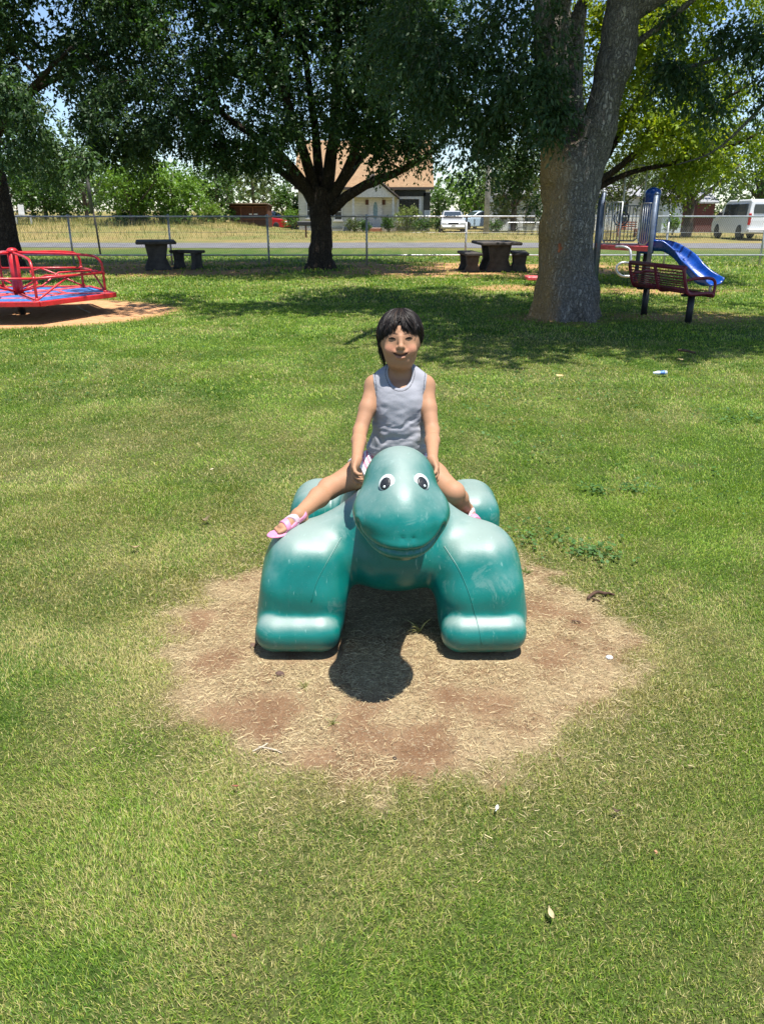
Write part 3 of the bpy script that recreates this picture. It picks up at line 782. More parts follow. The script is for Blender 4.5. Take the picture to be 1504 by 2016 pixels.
def gh(x, y):
    x = np.asarray(x, dtype=float); y = np.asarray(y, dtype=float)
    b = sstep(41, 56, y) * sstep(-4, -14, x) * .75
    n = (fbm(xy3(x, y, 1.3, 8), 3) - .5) * .03 * (1 - .6 * sstep(.5, 1.2, np.hypot(x, y - 2.4)) * 0)
    flat = 1 - np.exp(-(np.hypot(x - .05, y - 2.6) / .8) ** 4)
    return b + n * (1 - sstep(12, 16, y)) * flat
def blob_shade(x, y):
    return x * 0
xs = np.unique(np.concatenate([np.arange(-3.2, 3.2, .05), np.arange(-14, 14, .2), np.arange(-60, 60, 2.0), np.linspace(-900, 900, 61)]))
ys = np.unique(np.concatenate([np.arange(.4, 5.2, .05), np.arange(-6, 26, .2), np.arange(26, 90, 1.5), np.linspace(90, 1500, 40), [-60, -20, -10]]))
def dedupe(a, e): return a[np.concatenate([[True], np.diff(a) > e])]
xs, ys = dedupe(xs, .02), dedupe(ys, .02)
XX, YY = np.meshgrid(xs, ys, indexing='xy'); ZZ = gh(XX, YY)
Vg = np.stack([XX, YY, ZZ], -1).reshape(-1, 3); nx = len(xs)
ii, jj = np.meshgrid(np.arange(nx - 1), np.arange(len(ys) - 1), indexing='xy'); b = (jj * nx + ii).reshape(-1)
Qg = np.stack([b, b + 1, b + nx + 1, b + nx], 1)
xf, yf = Vg[:, 0], Vg[:, 1]
# column r: dirt, g: straw share, b: dry field
Cg = np.stack([dirt_w(xf, yf), straw_w(xf, yf), dry_w(xf, yf)], -1)
Cg[:, 0] = np.maximum(Cg[:, 0], 0)
t = NT('ground_soil_and_turf'); pos = t.pos()
at = t.n('ShaderNodeAttribute'); at.attribute_name = 'col'; sp = t.n('ShaderNodeSeparateColor'); t.l(at.outputs['Color'], sp.inputs[0])
at2 = t.n('ShaderNodeAttribute'); at2.attribute_name = 'patch'; at3 = t.n('ShaderNodeAttribute'); at3.attribute_name = 'bare'
n1 = t.noise(pos, .8, 5, .6); n2 = t.noise(pos, 7, 6, .65); n3 = t.noise(pos, 60, 5, .7); n4 = t.noise(pos, 300, 3, .7)
green = t.mix(t.ramp(n2, .3, .7), (.055, .115, .014), (.105, .19, .024)); green = t.mix(t.ramp(n3, .35, .7), t.mix(.7, green, (.02, .03, .008)), green)
straw = t.mix(t.ramp(n3, .3, .7), (.15, .12, .055), (.30, .25, .12))
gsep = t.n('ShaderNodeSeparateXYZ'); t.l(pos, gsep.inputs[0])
straw = t.mix(t.ramp(gsep.outputs[1], 4.0, 9.0, .25, 0), straw, (.050, .045, .022)); green = t.mix(t.ramp(gsep.outputs[1], 4.0, 11.0, .22, 0), green, (.022, .030, .010))  # turf colour darkened near the camera, painting shade into the gaps between blades
turf = t.mix(t.math('MULTIPLY', sp.outputs[1], t.ramp(n3, .25, .75, .4, 1.1)), green, straw)
soil = t.mix(t.ramp(n2, .35, .65), (.205, .110, .055), (.30, .185, .10)); soil = t.mix(t.math('MULTIPLY', t.ramp(t.noise(pos, 5, 5, .65), .36, .54, .15, .85), t.math('SUBTRACT', 1.0, at3.outputs['Fac'])), soil, (.46, .355, .20)); soil = t.mix(t.ramp(n3, .4, .75, 0, .7), soil, (.20, .13, .08))
soil2 = t.mix(t.ramp(n2, .3, .7), (.46, .225, .10), (.56, .32, .165)); soil2 = t.mix(t.ramp(n3, .55, .8, 0, .4), soil2, (.22, .13, .07))
n0 = t.noise(pos, .22, 4, .6); drya = t.mix(t.ramp(n0, .40, .60), (.24, .185, .065), (.12, .14, .035)); drya = t.mix(t.ramp(n1, .45, .7, 0, .8), drya, (.17, .115, .045)); drya = t.mix(t.ramp(n3, .3, .7, 0, .35), drya, (.32, .26, .11))
drya = t.mix(t.ramp(n2, .5, .75, 0, .5), drya, (.10, .11, .035))
c = t.mix(sp.outputs[0], turf, soil2)
c = t.mix(sp.outputs[2], c, drya)
soil = t.mix(t.ramp(n4, .45, .62, 0, .55), soil, (.13, .075, .045)); soil = t.mix(t.ramp(t.noise(pos, 130, 3, .7), .55, .7, 0, .6), soil, (.50, .42, .28))
c = t.mix(at2.outputs['Fac'], c, soil)
hgt = t.math('ADD', t.math('MULTIPLY', n3, .7), t.math('MULTIPLY', n4, .5))
t.pbr(c, .95, 0, t.bump(hgt, .8, .02), .15)
ground = mesh_np('ground', Vg, Qg, t.m, None, Cg, True); ground['kind'] = 'structure'
pb_ = ground.data.attributes.new('bare', 'FLOAT', 'POINT'); pb_.data.foreach_set('value', bare_w(xf, yf).astype(np.float32))
pa = ground.data.attributes.new('patch', 'FLOAT', 'POINT'); pa.data.foreach_set('value', patch_w(xf, yf).astype(np.float32))

# road beyond the fence, as a sheet 4 mm above the ground
t = NT('asphalt'); pos = t.pos(); n1 = t.noise(pos, 1.2, 5); n2 = t.noise(pos, 40, 4, .7)
c = t.mix(t.ramp(n1, .3, .7), (.105, .103, .106), (.15, .147, .15)); c = t.mix(t.ramp(n2, .4, .7, 0, .5), c, (.24, .23, .225))
t.pbr(c, .9, 0, t.bump(n2, .4, .01), .2)
xr = np.arange(-260, 261, 2.0); e0 = 33.0 + .25 * np.sin(xr * .3) + .15 * np.sin(xr * 1.1); e1 = 38.4 + .3 * np.sin(xr * .23 + 1)
e0 = e0 + xr * -.02; e1 = e1 + xr * -.02
Vr = np.concatenate([np.stack([xr, e0, np.full_like(xr, .012)], -1), np.stack([xr, e1, np.full_like(xr, .012)], -1)]); n = len(xr)
Qr = np.array([(i, i + 1, n + i + 1, n + i) for i in range(n - 1)])
mesh_np('road', Vr, Qr, t.m)['kind'] = 'structure'

# ------------------------------------------------------------------ turf blades
GCOL = [np.array(v) for v in ((.078, .175, .018), (.215, .345, .035), (.36, .42, .065), (.38, .36, .10), (.55, .46, .22))]
def blades(n, x, y, hmin, hmax, w, name, kindcol='grass'):
    z = gh(x, y); sw = straw_w(x, y)
    az = rng.uniform(0, 2 * math.pi, n); flow = fbm(xy3(x, y, 2.2, 6), 2) * 8
    az = np.where(rng.random(n) < .45, flow + rng.normal(size=n) * .6, az)
    L = rng.uniform(hmin, hmax, n) * (.62 + .80 * fbm(xy3(x, y, 5, 2), 3)); bend = rng.uniform(.25, 1.35, n)
    dx, dy = np.cos(az), np.sin(az)
    S = 3; u = np.array([0, .5, 1.0])
    hz = np.stack([0 * L, L * .42 * np.cos(bend * .5), L * (.42 * np.cos(bend * .5) + .5 * np.cos(bend))], 1)
    hd = np.stack([0 * L, L * .42 * np.sin(bend * .5), L * (.42 * np.sin(bend * .5) + .5 * np.sin(bend))], 1)
    P = np.stack([x[:, None] + dx[:, None] * hd, y[:, None] + dy[:, None] * hd, z[:, None] + hz - .002], -1)
    a2 = az + math.pi / 2 + rng.normal(size=n) * .5; sx, sy = np.cos(a2), np.sin(a2)
    W_ = w * rng.uniform(.6, 1.3, n)
    V = np.empty((n, 5, 3), dtype=np.float32)
    for k, ww in ((0, .8), (1, 1.0)):
        V[:, 2 * k, 0] = P[:, k, 0] - sx * W_ * ww; V[:, 2 * k, 1] = P[:, k, 1] - sy * W_ * ww; V[:, 2 * k, 2] = P[:, k, 2]
        V[:, 2 * k + 1, 0] = P[:, k, 0] + sx * W_ * ww; V[:, 2 * k + 1, 1] = P[:, k, 1] + sy * W_ * ww; V[:, 2 * k + 1, 2] = P[:, k, 2]
    V[:, 4] = P[:, 2]
    r = rng.random(n); q = rng.random(n)[:, None]
    tone = np.clip(fbm(xy3(x, y, 1.6, 20), 4) * 2.6 - .68 + rng.normal(size=n) * .22, 0, 1)[:, None]
    c = GCOL[0] * (1 - tone) + GCOL[1] * tone
    c = np.where((rng.random(n) < .22)[:, None], GCOL[2], c)
    s1 = (r < sw)[:, None]; c = np.where(s1, GCOL[3] * (1 - q) + GCOL[4] * q, c)
    c = c * rng.uniform(.72, 1.2, (n, 1))
    C = np.repeat(c, 5, axis=0).reshape(n, 5, 3)
    tip = (rng.random(n) < .25 + sw * .3); C[tip, 4] = GCOL[4] * .85
    b = (np.arange(n) * 5)[:, None]
    return V.reshape(-1, 3), b + np.array([[0, 1, 3, 2]]), b + np.array([[2, 3, 4]]), C.reshape(-1, 3)
def scatter(y0, y1, dens, fade=None):
    """uniform scatter inside the view wedge plus a margin"""
    hw = lambda y: .50 * (y * .932 + .55) + .35 + .04 * y
    A = (hw(y0) + hw(y1)) * (y1 - y0); n = int(A * dens)
    y = rng.uniform(y0, y1, int(n * 1.6)); x = rng.uniform(-1, 1, len(y)) * hw(y1); k = np.abs(x) < hw(y)
    return x[k][:n], y[k][:n]
allV, allQ, allT, allC, off = [], [], [], [], 0
for (y0, y1, dens, h0, h1, w) in ((.85, 1.7, 86000, .008, .024, .00068), (1.7, 2.6, 62000, .008, .024, .0008), (2.6, 4.0, 30000, .010, .027, .0011), (4.0, 6.0, 9500, .012, .030, .0016),
                                  (6.0, 9.0, 3600, .016, .035, .0027), (9.0, 13.0, 1400, .022, .042, .0045), (13, 19, 380, .034, .06, .0085), (19, 27, 130, .05, .09, .013)):
    x, y = scatter(y0, y1, dens)
    kp = rng.random(len(x)) > np.maximum(patch_w(x, y) * 1.02, dirt_w(x, y) * 1.0)
    kp &= ~((y > 19) & (rng.random(len(x)) < .2))
    # keep blades out of the turtle's feet
    for fx, fy, rx, ry in ((-.27, 2.38, .16, .19), (.345, 2.38, .16, .19), (-.26, 3.0, .14, .19), (.365, 3.0, .14, .19)):
        kp &= ~((np.abs(x - fx) < rx) & (np.abs(y - fy) < ry))
    x, y = x[kp], y[kp]
    V, Q4, T3, C = blades(len(x), x, y, h0, h1, w, '')
    allV.append(V); allQ.append(Q4 + off); allT.append(T3 + off); allC.append(C); off += len(V)
gm = foliage_mat('grass_blade', (1, 1, 1), .30, (1.1, 1.25, .5))
g = mesh_np('grass', np.concatenate(allV), [np.concatenate(allQ), np.concatenate(allT)], gm, None, np.concatenate(allC), False); g['kind'] = 'stuff'
# dry clippings lying flat in the worn patch and around it
n = 150000
a = rng.uniform(0, 2 * math.pi, n); rr = np.sqrt(rng.random(n)) * 1.35
x = PATCH[0] + np.cos(a) * rr * .86; y = PATCH[1] + np.sin(a) * rr * .86
dens = .55 + .45 * sstep(.40, .60, fbm(xy3(x, y, 3.6, 31), 4)); kp = (rng.random(n) < (1 - .82 * bare_w(x, y)) * dens * (.22 + .78 * patch_w(x, y)) * (1 - sstep(.88, 1.34, rr + .25 * (vnoise(xy3(x, y, 5)) - .5)))) ; x, y = x[kp], y[kp]
for fx, fy, rx, ry in ((-.27, 2.38, .14, .17), (.345, 2.38, .14, .17), (-.26, 3.0, .12, .17), (.365, 3.0, .12, .17)):
    k = ~((np.abs(x - fx) < rx) & (np.abs(y - fy) < ry)); x, y = x[k], y[k]
n = len(x); az = rng.uniform(0, 2 * math.pi, n); L = rng.uniform(.006, .025, n) ** 1.0; L[rng.random(n) < .05] *= 1.8; cv = rng.normal(size=n) * .4
u = np.linspace(-.5, .5, 4)[None]
P = np.stack([x[:, None] + np.cos(az[:, None] + cv[:, None] * u) * L[:, None] * u, y[:, None] + np.sin(az[:, None] + cv[:, None] * u) * L[:, None] * u,
              gh(x, y)[:, None] + .002 + rng.uniform(0, .010, (n, 1)) + rng.normal(size=(n, 1)) * .10 * L[:, None] * u], -1)
wd = np.broadcast_to(rng.uniform(.00028, .00062, (n, 1)), (n, 4))
cc = np.array((.62, .50, .28))[None] * rng.uniform(.35, 1.2, (n, 1)); cc = cc * np.where(rng.random((n, 1)) < .15, np.array([[.55, .5, .45]]), 1.0)
V, Q4, C = ribbons(P, wd, cc)
mesh_np('dry_clippings', V, Q4, foliage_mat('dry_blade', (1, 1, 1), .15, (1, 1, 1)), None, C)['kind'] = 'stuff'
# small broad-leaved weeds in the turf
wx, wy = [], []
for (px, py, m, s) in ((1165, 1090, 130, .06), (1050, 1060, 90, .10), (1170, 968, 60, .05), (1245, 968, 40, .04), (1420, 825, 70, .16), (1480, 830, 60, .12), (1010, 760, 160, .5), (1200, 770, 160, .5), (1180, 700, 100, .6),
                       (190, 760, 130, .5), (160, 670, 130, .5), (380, 700, 130, .6), (980, 830, 130, .35), (330, 580, 30, .3), (1060, 890, 60, .2), (1330, 960, 70, .2)):
    c = G(px, py); wx.append(c.x + rng.normal(size=m) * s); wy.append(c.y + rng.normal(size=m) * s)
wx, wy = np.concatenate(wx), np.concatenate(wy); n = len(wx); az = rng.uniform(0, 6.28, n); L = rng.uniform(.010, .022, n) * (1 + .08 * wy)
d = np.stack([np.cos(az), np.sin(az), rng.uniform(.1, .5, n)], -1); s = np.stack([-np.sin(az), np.cos(az), rng.normal(size=n) * .2], -1)
p0 = np.stack([wx, wy, gh(wx, wy) + rng.uniform(.018, .034, n)], -1)
V = np.stack([p0, p0 + d * L[:, None] * .5 + s * L[:, None] * .42, p0 + d * L[:, None], p0 + d * L[:, None] * .5 - s * L[:, None] * .42], 1).reshape(-1, 3)
Q = (np.arange(n) * 4)[:, None] + np.arange(4)[None]
mesh_np('weeds', V, Q, gm, None, np.repeat(np.array([[.055, .12, .028]]) * rng.uniform(.7, 1.5, (n, 1)), 4, axis=0))['kind'] = 'stuff'

# tall dry grass on the bank beyond the road
n = 26000; x = rng.uniform(-26, 22, n); y = rng.uniform(41, 58, n) + 2 * rng.random(n); k = rng.random(n) < (.25 + .75 * sstep(-4, -14, x) * sstep(46, 54, y)); x, y = x[k], y[k]; n = len(x)
az = rng.uniform(0, 6.28, n); L = rng.uniform(.08, .24, n) * (1 + 1.0 * sstep(-6, -14, x)); p0 = np.stack([x, y, gh(x, y) - .01], -1)
d = np.stack([np.cos(az) * .4, np.sin(az) * .4, np.ones(n)], -1) * L[:, None]; s = np.stack([-np.sin(az), np.cos(az), 0 * az], -1) * .016
V = np.stack([p0 - s, p0 + s, p0 + d], 1).reshape(-1, 3); T = (np.arange(n) * 3)[:, None] + np.arange(3)[None]
cc = np.where(rng.random((n, 1)) < .6, np.array([[.40, .33, .13]]), np.array([[.17, .20, .05]])) * rng.uniform(.6, 1.2, (n, 1))
mesh_np('roadside_grass', V, T, gm, None, np.repeat(cc, 3, axis=0))['kind'] = 'stuff'

# ------------------------------------------------------------------ trees
def bark_mat(name, a, b, lichen=None, scale=1.0):
    t = NT(name); pos = t.pos(); v = t.scaled(pos, (1, 1, .22))
    vo = t.n('ShaderNodeTexVoronoi'); vo.feature = 'DISTANCE_TO_EDGE'; vo.inputs['Scale'].default_value = 24 * scale
    wob = t.noise(pos, 5 * scale, 3)
    vm = t.n('ShaderNodeVectorMath', operation='ADD'); t.l(v, vm.inputs[0])
    cm = t.n('ShaderNodeCombineXYZ'); t.l(t.math('MULTIPLY', wob, .22), cm.inputs[0]); t.l(t.math('MULTIPLY', t.noise(pos, 9 * scale, 3), -.15), cm.inputs[1]); t.l(t.math('MULTIPLY', wob, .1), cm.inputs[2]); t.l(vm.outputs[0], vo.inputs['Vector']); t.l(cm.outputs[0], vm.inputs[1])
    e1 = t.ramp(vo.outputs['Distance'], .0, .20); n2 = t.noise(pos, 38 * scale, 5, .7)
    nv = t.noise(t.scaled(pos, (1, 1, .16)), 15 * scale, 5, .65, 1.2); e2 = t.ramp(t.math('ABSOLUTE', t.math('SUBTRACT', nv, .5)), .0, .11)
    e = t.math('MULTIPLY', t.math('ADD', t.math('MULTIPLY', e1, .72), .28), t.math('ADD', t.math('MULTIPLY', e2, .5), .5))
    c = t.mix(e, tuple(q * .22 for q in a), a); c = t.mix(t.math('MULTIPLY', t.ramp(n2, .42, .72), e), c, b)
    if lichen:
        sp = t.n('ShaderNodeSeparateXYZ'); t.l(pos, sp.inputs[0]); n5 = t.noise(t.scaled(pos, (1, 1, .35)), 2.6, 4, .6)
        side = t.ramp(t.math('ADD', sp.outputs[0], t.math('MULTIPLY', n5, .5)), lichen[0] + .52, lichen[0] + .18)
        side = t.math('MULTIPLY', side, t.ramp(sp.outputs[2], 3.0, 1.9)); c = t.mix(t.math('MULTIPLY', side, .75), c, lichen[1])
    t.pbr(c, .92, 0, t.bump(t.math('ADD', e, t.math('MULTIPLY', n2, .35)), 1.0, .035 / scale), .15); return t.m
def leaf_arrays(cl, per, L, Wd, cols, droop=.35, spray=.32, nl=9, flat=.9):
    """cl (M,4) cluster centres + radius"""
    M = len(cl); ns = max(1, per // nl); N = M * ns
    c = np.repeat(cl, ns, axis=0)
    g = rng.normal(size=(N, 3)); g /= np.linalg.norm(g, axis=1, keepdims=True)
    rad = rng.random((N, 1)) ** .45 * c[:, 3:4]; p = c[:, :3] + g * rad * np.array([1, 1, flat])
    d = g * .8 + rng.normal(size=(N, 3)) * .55; d[:, 2] -= droop; d /= np.linalg.norm(d, axis=1, keepdims=True)
    tone_c = np.repeat(rng.random(M), ns)
    K = N * nl; P = np.repeat(p, nl, axis=0); D = np.repeat(d, nl, axis=0); s = np.tile(np.arange(nl) / nl, N)[:, None]
    sp_ = spray * rng.uniform(.6, 1.2, (K, 1))
    P = P + D * s * sp_; P[:, 2] -= (s[:, 0] ** 2) * sp_[:, 0] * droop * .8
    q = rng.normal(size=(K, 3)); q -= (q * D).sum(1, keepdims=True) * D; q /= np.linalg.norm(q, axis=1, keepdims=True) + 1e-9
    dr = D * .55 + q * .8; dr[:, 2] -= droop * 1.1; dr /= np.linalg.norm(dr, axis=1, keepdims=True)
    up = rng.normal(size=(K, 3)) * .8 + np.array([0, 0, 1.0]); sd = np.cross(dr, up); sd /= np.linalg.norm(sd, axis=1, keepdims=True) + 1e-9
    LL = L * rng.uniform(.6, 1.25, (K, 1)); WW = Wd * rng.uniform(.7, 1.2, (K, 1))
    V = np.stack([P, P + dr * LL * .45 + sd * WW, P + dr * LL, P + dr * LL * .45 - sd * WW], 1).reshape(-1, 3)
    tc = np.clip(np.repeat(tone_c, nl) * .6 + rng.random(K) * .4, 0, 1)[:, None]
    C = np.array(cols[0]) * (1 - tc) + np.array(cols[1]) * tc
    C = np.where(rng.random((K, 1)) < .05, np.array(cols[2]) if len(cols) > 2 else C, C) * rng.uniform(.75, 1.2, (K, 1))
    return V, (np.arange(K) * 4)[:, None] + np.arange(4)[None], np.repeat(C, 4, axis=0)
def ell_clusters(c, r, n, rad, shell=.5, zmin=None, keep=None):
    g = rng.normal(size=(n * 4, 3)); g /= np.linalg.norm(g, axis=1, keepdims=True)
    q = (shell + (1 - shell) * rng.random((len(g), 1))) if shell else rng.random((len(g), 1)) ** .33
    p = np.array(c) + g * q * np.array(r)
    k = np.ones(len(p), bool)
    if zmin is not None: k &= p[:, 2] > zmin
    if keep is not None: k &= keep(p)
    p = p[k][:n]
    return np.concatenate([p, rng.uniform(.65, 1.25, (len(p), 1)) * rad], 1)
GAPS = [(890, 385, 38, 60), (885, 290, 26, 55), (95, 20, 30, 60), (80, 130, 22, 40), (105, 225, 20, 20), (455, 200, 22, 42), (345, 40, 12, 30), (615, 95, 12, 30), (510, 345, 30, 16), (245, 350, 70, 22), (395, 345, 60, 18)]
def open_gaps(cl, more=()):
    px, py = proj(cl); k = np.ones(len(cl), bool)
    for a, b, w, h in list(GAPS) + list(more): k &= ((px - a) / (w + 14)) ** 2 + ((py - b) / (h + 14)) ** 2 > 1
    k &= ~((py > 362) & (px < 590)); return cl[k]
def tree_parts(root, trunk_lines, clusters, bark, crown_mat, leafargs, twig=.012, sides=8, wig=.05, twigs=True, extra=None):
    """trunk_lines: list of polylines [(x,y,z,r),...]; branches run on to every cluster"""
    MBt = MB(); nodes = []
    for ln in trunk_lines:
        P = [Vector(q[:3]) for q in ln]; rs = [q[3] for q in ln]
        Pb = bez(P, 5); m = len(Pb); rb = [float(np.interp(i / (m - 1) * (len(P) - 1), range(len(P)), rs)) for i in range(m)]
        Pb = [p + Vector(rng.normal(size=3)) * rb[i] * wig * (i > 2) for i, p in enumerate(Pb)]
        MBt.tube(Pb, rb, sides + (4 if rs[0] > .15 else 0)); nodes += [(p, r) for p, r in zip(Pb, rb)][len(Pb) // 3:]
    NP = np.array([tuple(n[0]) for n in nodes]); NR = np.array([n[1] for n in nodes])
    if twigs:
        order = np.argsort([np.linalg.norm(NP - c[:3], axis=1).min() for c in clusters])
        for i in order:
            c = clusters[i]; dd = np.linalg.norm(NP - c[:3], axis=1) + np.maximum(0, NP[:, 2] - c[2]) * .6
            j = int(dd.argmin()); a = Vector(NP[j]); b_ = Vector(c[:3]); L = (b_ - a).length
            if L < .05: continue
            mid = a.lerp(b_, .5) + Vector((0, 0, .10 * L)) + Vector(rng.normal(size=3)) * .07 * L
            r0 = min(NR[j] * .7, twig * (1 + L * 1.2)); P = bez([a, mid, b_], 4); n_ = len(P)
            rs = [r0 + (twig * .45 - r0) * k / (n_ - 1) for k in range(n_)]
            MBt.tube(P, rs, 5); NP = np.vstack([NP, [tuple(p) for p in P[2:]]]); NR = np.concatenate([NR, rs[2:]])
    tr = MBt.build('trunk', bark, root, origin=root.location)
    if len(clusters):
        V, Q, C = leaf_arrays(clusters, *leafargs[:-1], **leafargs[-1])
        if extra:
            V2, Q2, C2 = leaf_arrays(*extra, droop=.25, spray=.4); Q = np.concatenate([Q, Q2 + len(V)]); V = np.concatenate([V, V2]); C = np.concatenate([C, C2])
        mesh_np('crown', V, Q, crown_mat, root, C, False, root.location)
    return tr
bark_dark = bark_mat('bark_dark', (.085, .065, .05), (.15, .12, .095), scale=1.0)
bark_near = bark_mat('bark_near', (.36, .315, .265), (.56, .50, .43), (2.25, (.50, .29, .10)), 1.0)
bark_thin = paint('bark_thin', (.10, .08, .06), .9, var=.4, scale=8)
leaf_deep = foliage_mat('leaf_deep', (1, 1, 1), .30, (1.2, 1.4, .5))
leaf_glow = foliage_mat('leaf_glow', (1, 1, 1), .50, (1.5, 1.35, .35))
leaf_soft = foliage_mat('leaf_soft', (1, 1, 1), .35, (1.2, 1.3, .5))
DEEP = ((.024, .060, .016), (.060, .115, .032), (.11, .17, .05))

# --- near tree on the right of the turtle
tn = thing('shade_tree', 'largest tree, thick furrowed trunk with ochre stained left side, beside the playground', 'tree', (2.56, 11.1, 0), group='shade trees in the park')
f = Field((1.2, 10.2, -.05), (4.3, 12.1, 6.0), .032)
f.chain([(2.56, 11.1, -.1), (2.54, 11.1, .35), (2.49, 11.1, 1.2), (2.49, 11.1, 1.9)], [.45, .37, .330, .34], .05, .10)
for a in range(9):
    an = a * .698 + .3; L = .50 + .10 * math.sin(a * 2.1) - (.10 if math.cos(an) < -.3 else 0)
    f.cone((2.57 + math.cos(an) * .25, 11.1 + math.sin(an) * .25, .36), (2.57 + math.cos(an) * L, 11.1 + math.sin(an) * L, -.06), .16, .07, .10)
f.chain([(2.60, 11.1, 1.65), (2.78, 11.05, 2.4), (2.89, 11.0, 3.1), (2.99, 11.0, 3.9), (3.25, 10.8, 5), (3.7, 10.5, 6.2)], [.25, .215, .215, .215, .19, .16], .09, .08)
f.chain([(2.38, 11.15, 1.65), (2.28, 11.35, 2.4), (2.26, 11.6, 3.6), (2.30, 11.7, 5), (2.2, 11.8, 6.2)], [.24, .155, .15, .15, .13], .07, .08)
f.chain([(2.50, 11.3, 2.1), (2.58, 12.0, 3.0), (2.66, 12.3, 4.2), (2.75, 12.4, 6.1)], [.22, .14, .14, .12], .08, .08)
f.chain([(2.26, 11.0, 1.85), (2.08, 10.95, 2.5), (1.96, 10.9, 3.3), (1.86, 10.8, 4.4), (1.7, 10.6, 6.2)], [.17, .105, .095, .085, .06], .10, .06)
V, Q = f.mesh(1)
N_ = vnormals(V, Q); ang = np.arctan2(V[:, 1] - 11.1, V[:, 0] - 2.6)
rid = fbm(np.stack([V[:, 0] * 17, V[:, 1] * 17, V[:, 2] * 3.0], -1), 3); rid = np.abs(rid - .5) * 2
lump = fbm(V * 2.2, 3) - .5
V = V + N_ * (lump * .09 + (.35 - rid) * .035)[:, None]
mesh_np('trunk', V, Q, bark_near, tn, None, True, tn.location)
# blaze of orange paint on the bark
bvt = BVHTree.FromPolygons(V.tolist(), Q.tolist())
def on(bv, px, py):
    h = bv.ray_cast(Vector((0, 0, H)), ray(px, py).normalized(), 60); return h[0], h[1]
mk = MB()
for (px, py, w, h) in ((1102, 483, .022, .028), (1101, 492, .016, .035), (1105, 489, .010, .02)):
    p, nn = on(bvt, px, py)
    if p: mk.box(p + nn * .004, (w * 2, .012, h * 2), Matrix.Rotation(rng.normal() * .3, 3, 'Y'), bev=.006)
mk.build('paint_mark', paint('orange_mark', (.42, .12, .04), .8, var=.4), tn, origin=tn.location)
cl = [ell_clusters((1.8, 10.6, 6.7), (5.3, 4.3, 2.9), 185, .62, .35, 3.9, keep=lambda p: ((p[:, 0] < 6.5) | (p[:, 2] > 4.6)) & ~((p[:, 1] < 9) & (p[:, 0] < .2)) & ((p[:, 0] > -3.4)) & (p[:, 2] > 1.75 + p[:, 1] * .215 + .75 * (p[:, 0] > 1.9)) & ~((p[:, 0] > 2.6) & (p[:, 1] > 13.2)) & ~((p[:, 0] < 1.3) & (p[:, 1] < 10.4))),
      ell_clusters((4.6, 8.9, 6.0), (3.9, 2.3, 1.7), 85, .62, .3, 4.7, keep=lambda p: p[:, 2] > 2.7 + p[:, 1] * .215)]
def pxcl(lst, rad, n=6, spread=1.0):
    out = []
    for (px, py, Y) in lst:
        c = W(px, py, Y)
        for k in range(n): out.append((*(np.array(c) + rng.normal(size=3) * rad * spread), rad * rng.uniform(.6, 1.1)))
    return np.array(out)
cl.append(pxcl([(860, 40, 11.8), (930, 90, 11.5), (1000, 60, 11.2), (900, 160, 12.2), (980, 170, 11.6), (1000, 130, 11.2), (955, 235, 12.0), (985, 210, 11.8), (800, 60, 12.4), (740, 30, 12.8), (820, 130, 12.6), (1015, 40, 10.9)], .33, 4))
cl.append(pxcl([(1082, 205, 10.45), (1065, 150, 10.4), (1092, 232, 10.5)], .07, 2))
cl.append(pxcl([(1000, 262, 11.9), (940, 280, 12.4), (880, 220, 12.4)], .22, 2))
cl.append(pxcl([(1290, 60, 11.0), (1340, 100, 10.8), (1380, 150, 10.6), (1400, 60, 10.6), (1440, 90, 10.4), (1470, 170, 10.3), (1350, 190, 11), (1420, 220, 10.7), (1480, 60, 10.1), (1490, 120, 10.2), (1300, 140, 11.2)], .13, 1, 1.0))
clN = open_gaps(np.concatenate(cl))
lim = [[(2.9, 11.0, 3.6, .14), (3.9, 10.8, 4.1, .08), (4.8, 10.5, 4.4, .05)], [(3.25, 10.8, 5, .13), (4.6, 10.2, 5.8, .08), (5.8, 9.8, 6.4, .05)], [(2.4, 11.5, 4, .14), (1.0, 11.6, 4.5, .10), (-.8, 11.8, 5.0, .06), (-2.2, 12, 5.6, .04)],
       [(1.88, 10.8, 4.2, .08), (1.3, 10.2, 4.4, .07), (.6, 9.0, 4.6, .06), (.4, 7.8, 5.4, .04)], [(3.7, 10.5, 6.1, .16), (4.0, 9.4, 7, .1), (4.2, 8, 7.8, .06)], [(3.4, 10.7, 5.4, .12), (4.4, 9.6, 5.9, .08), (5.4, 8.8, 6.1, .05)], [(2.2, 11.8, 6.1, .15), (1.8, 12.2, 7.5, .08)], [(2.9, 12, 6, .14), (3.2, 13, 7.2, .08)],
       [tuple(W(1215, 110, 11.2)) + (.05,), tuple(W(1300, 50, 11.0)) + (.035,), tuple(W(1400, -30, 10.6)) + (.03,)],
       [tuple(W(1504 + 60, 130, 10.2)) + (.03,), tuple(W(1470, 240, 10.4)) + (.02,), tuple(W(1400, 300, 10.7)) + (.012,), tuple(W(1330, 325, 10.9)) + (.006,)],
       [tuple(W(1290, 140, 11.3)) + (.03,), tuple(W(1400, 120, 10.8)) + (.02,), tuple(W(1520, 60, 10.3)) + (.015,)]]
MBl = MB()
NPl, NRl = [], []
for ln in lim:
    P = bez([q[:3] for q in ln], 6); m = len(P); rb = [float(np.interp(i / (m - 1) * (len(ln) - 1), range(len(ln)), [q[3] for q in ln])) for i in range(m)]
    MBl.tube(P, rb, 8); NPl += [tuple(p) for p in P]; NRl += rb
NPl, NRl = np.array(NPl), np.array(NRl)
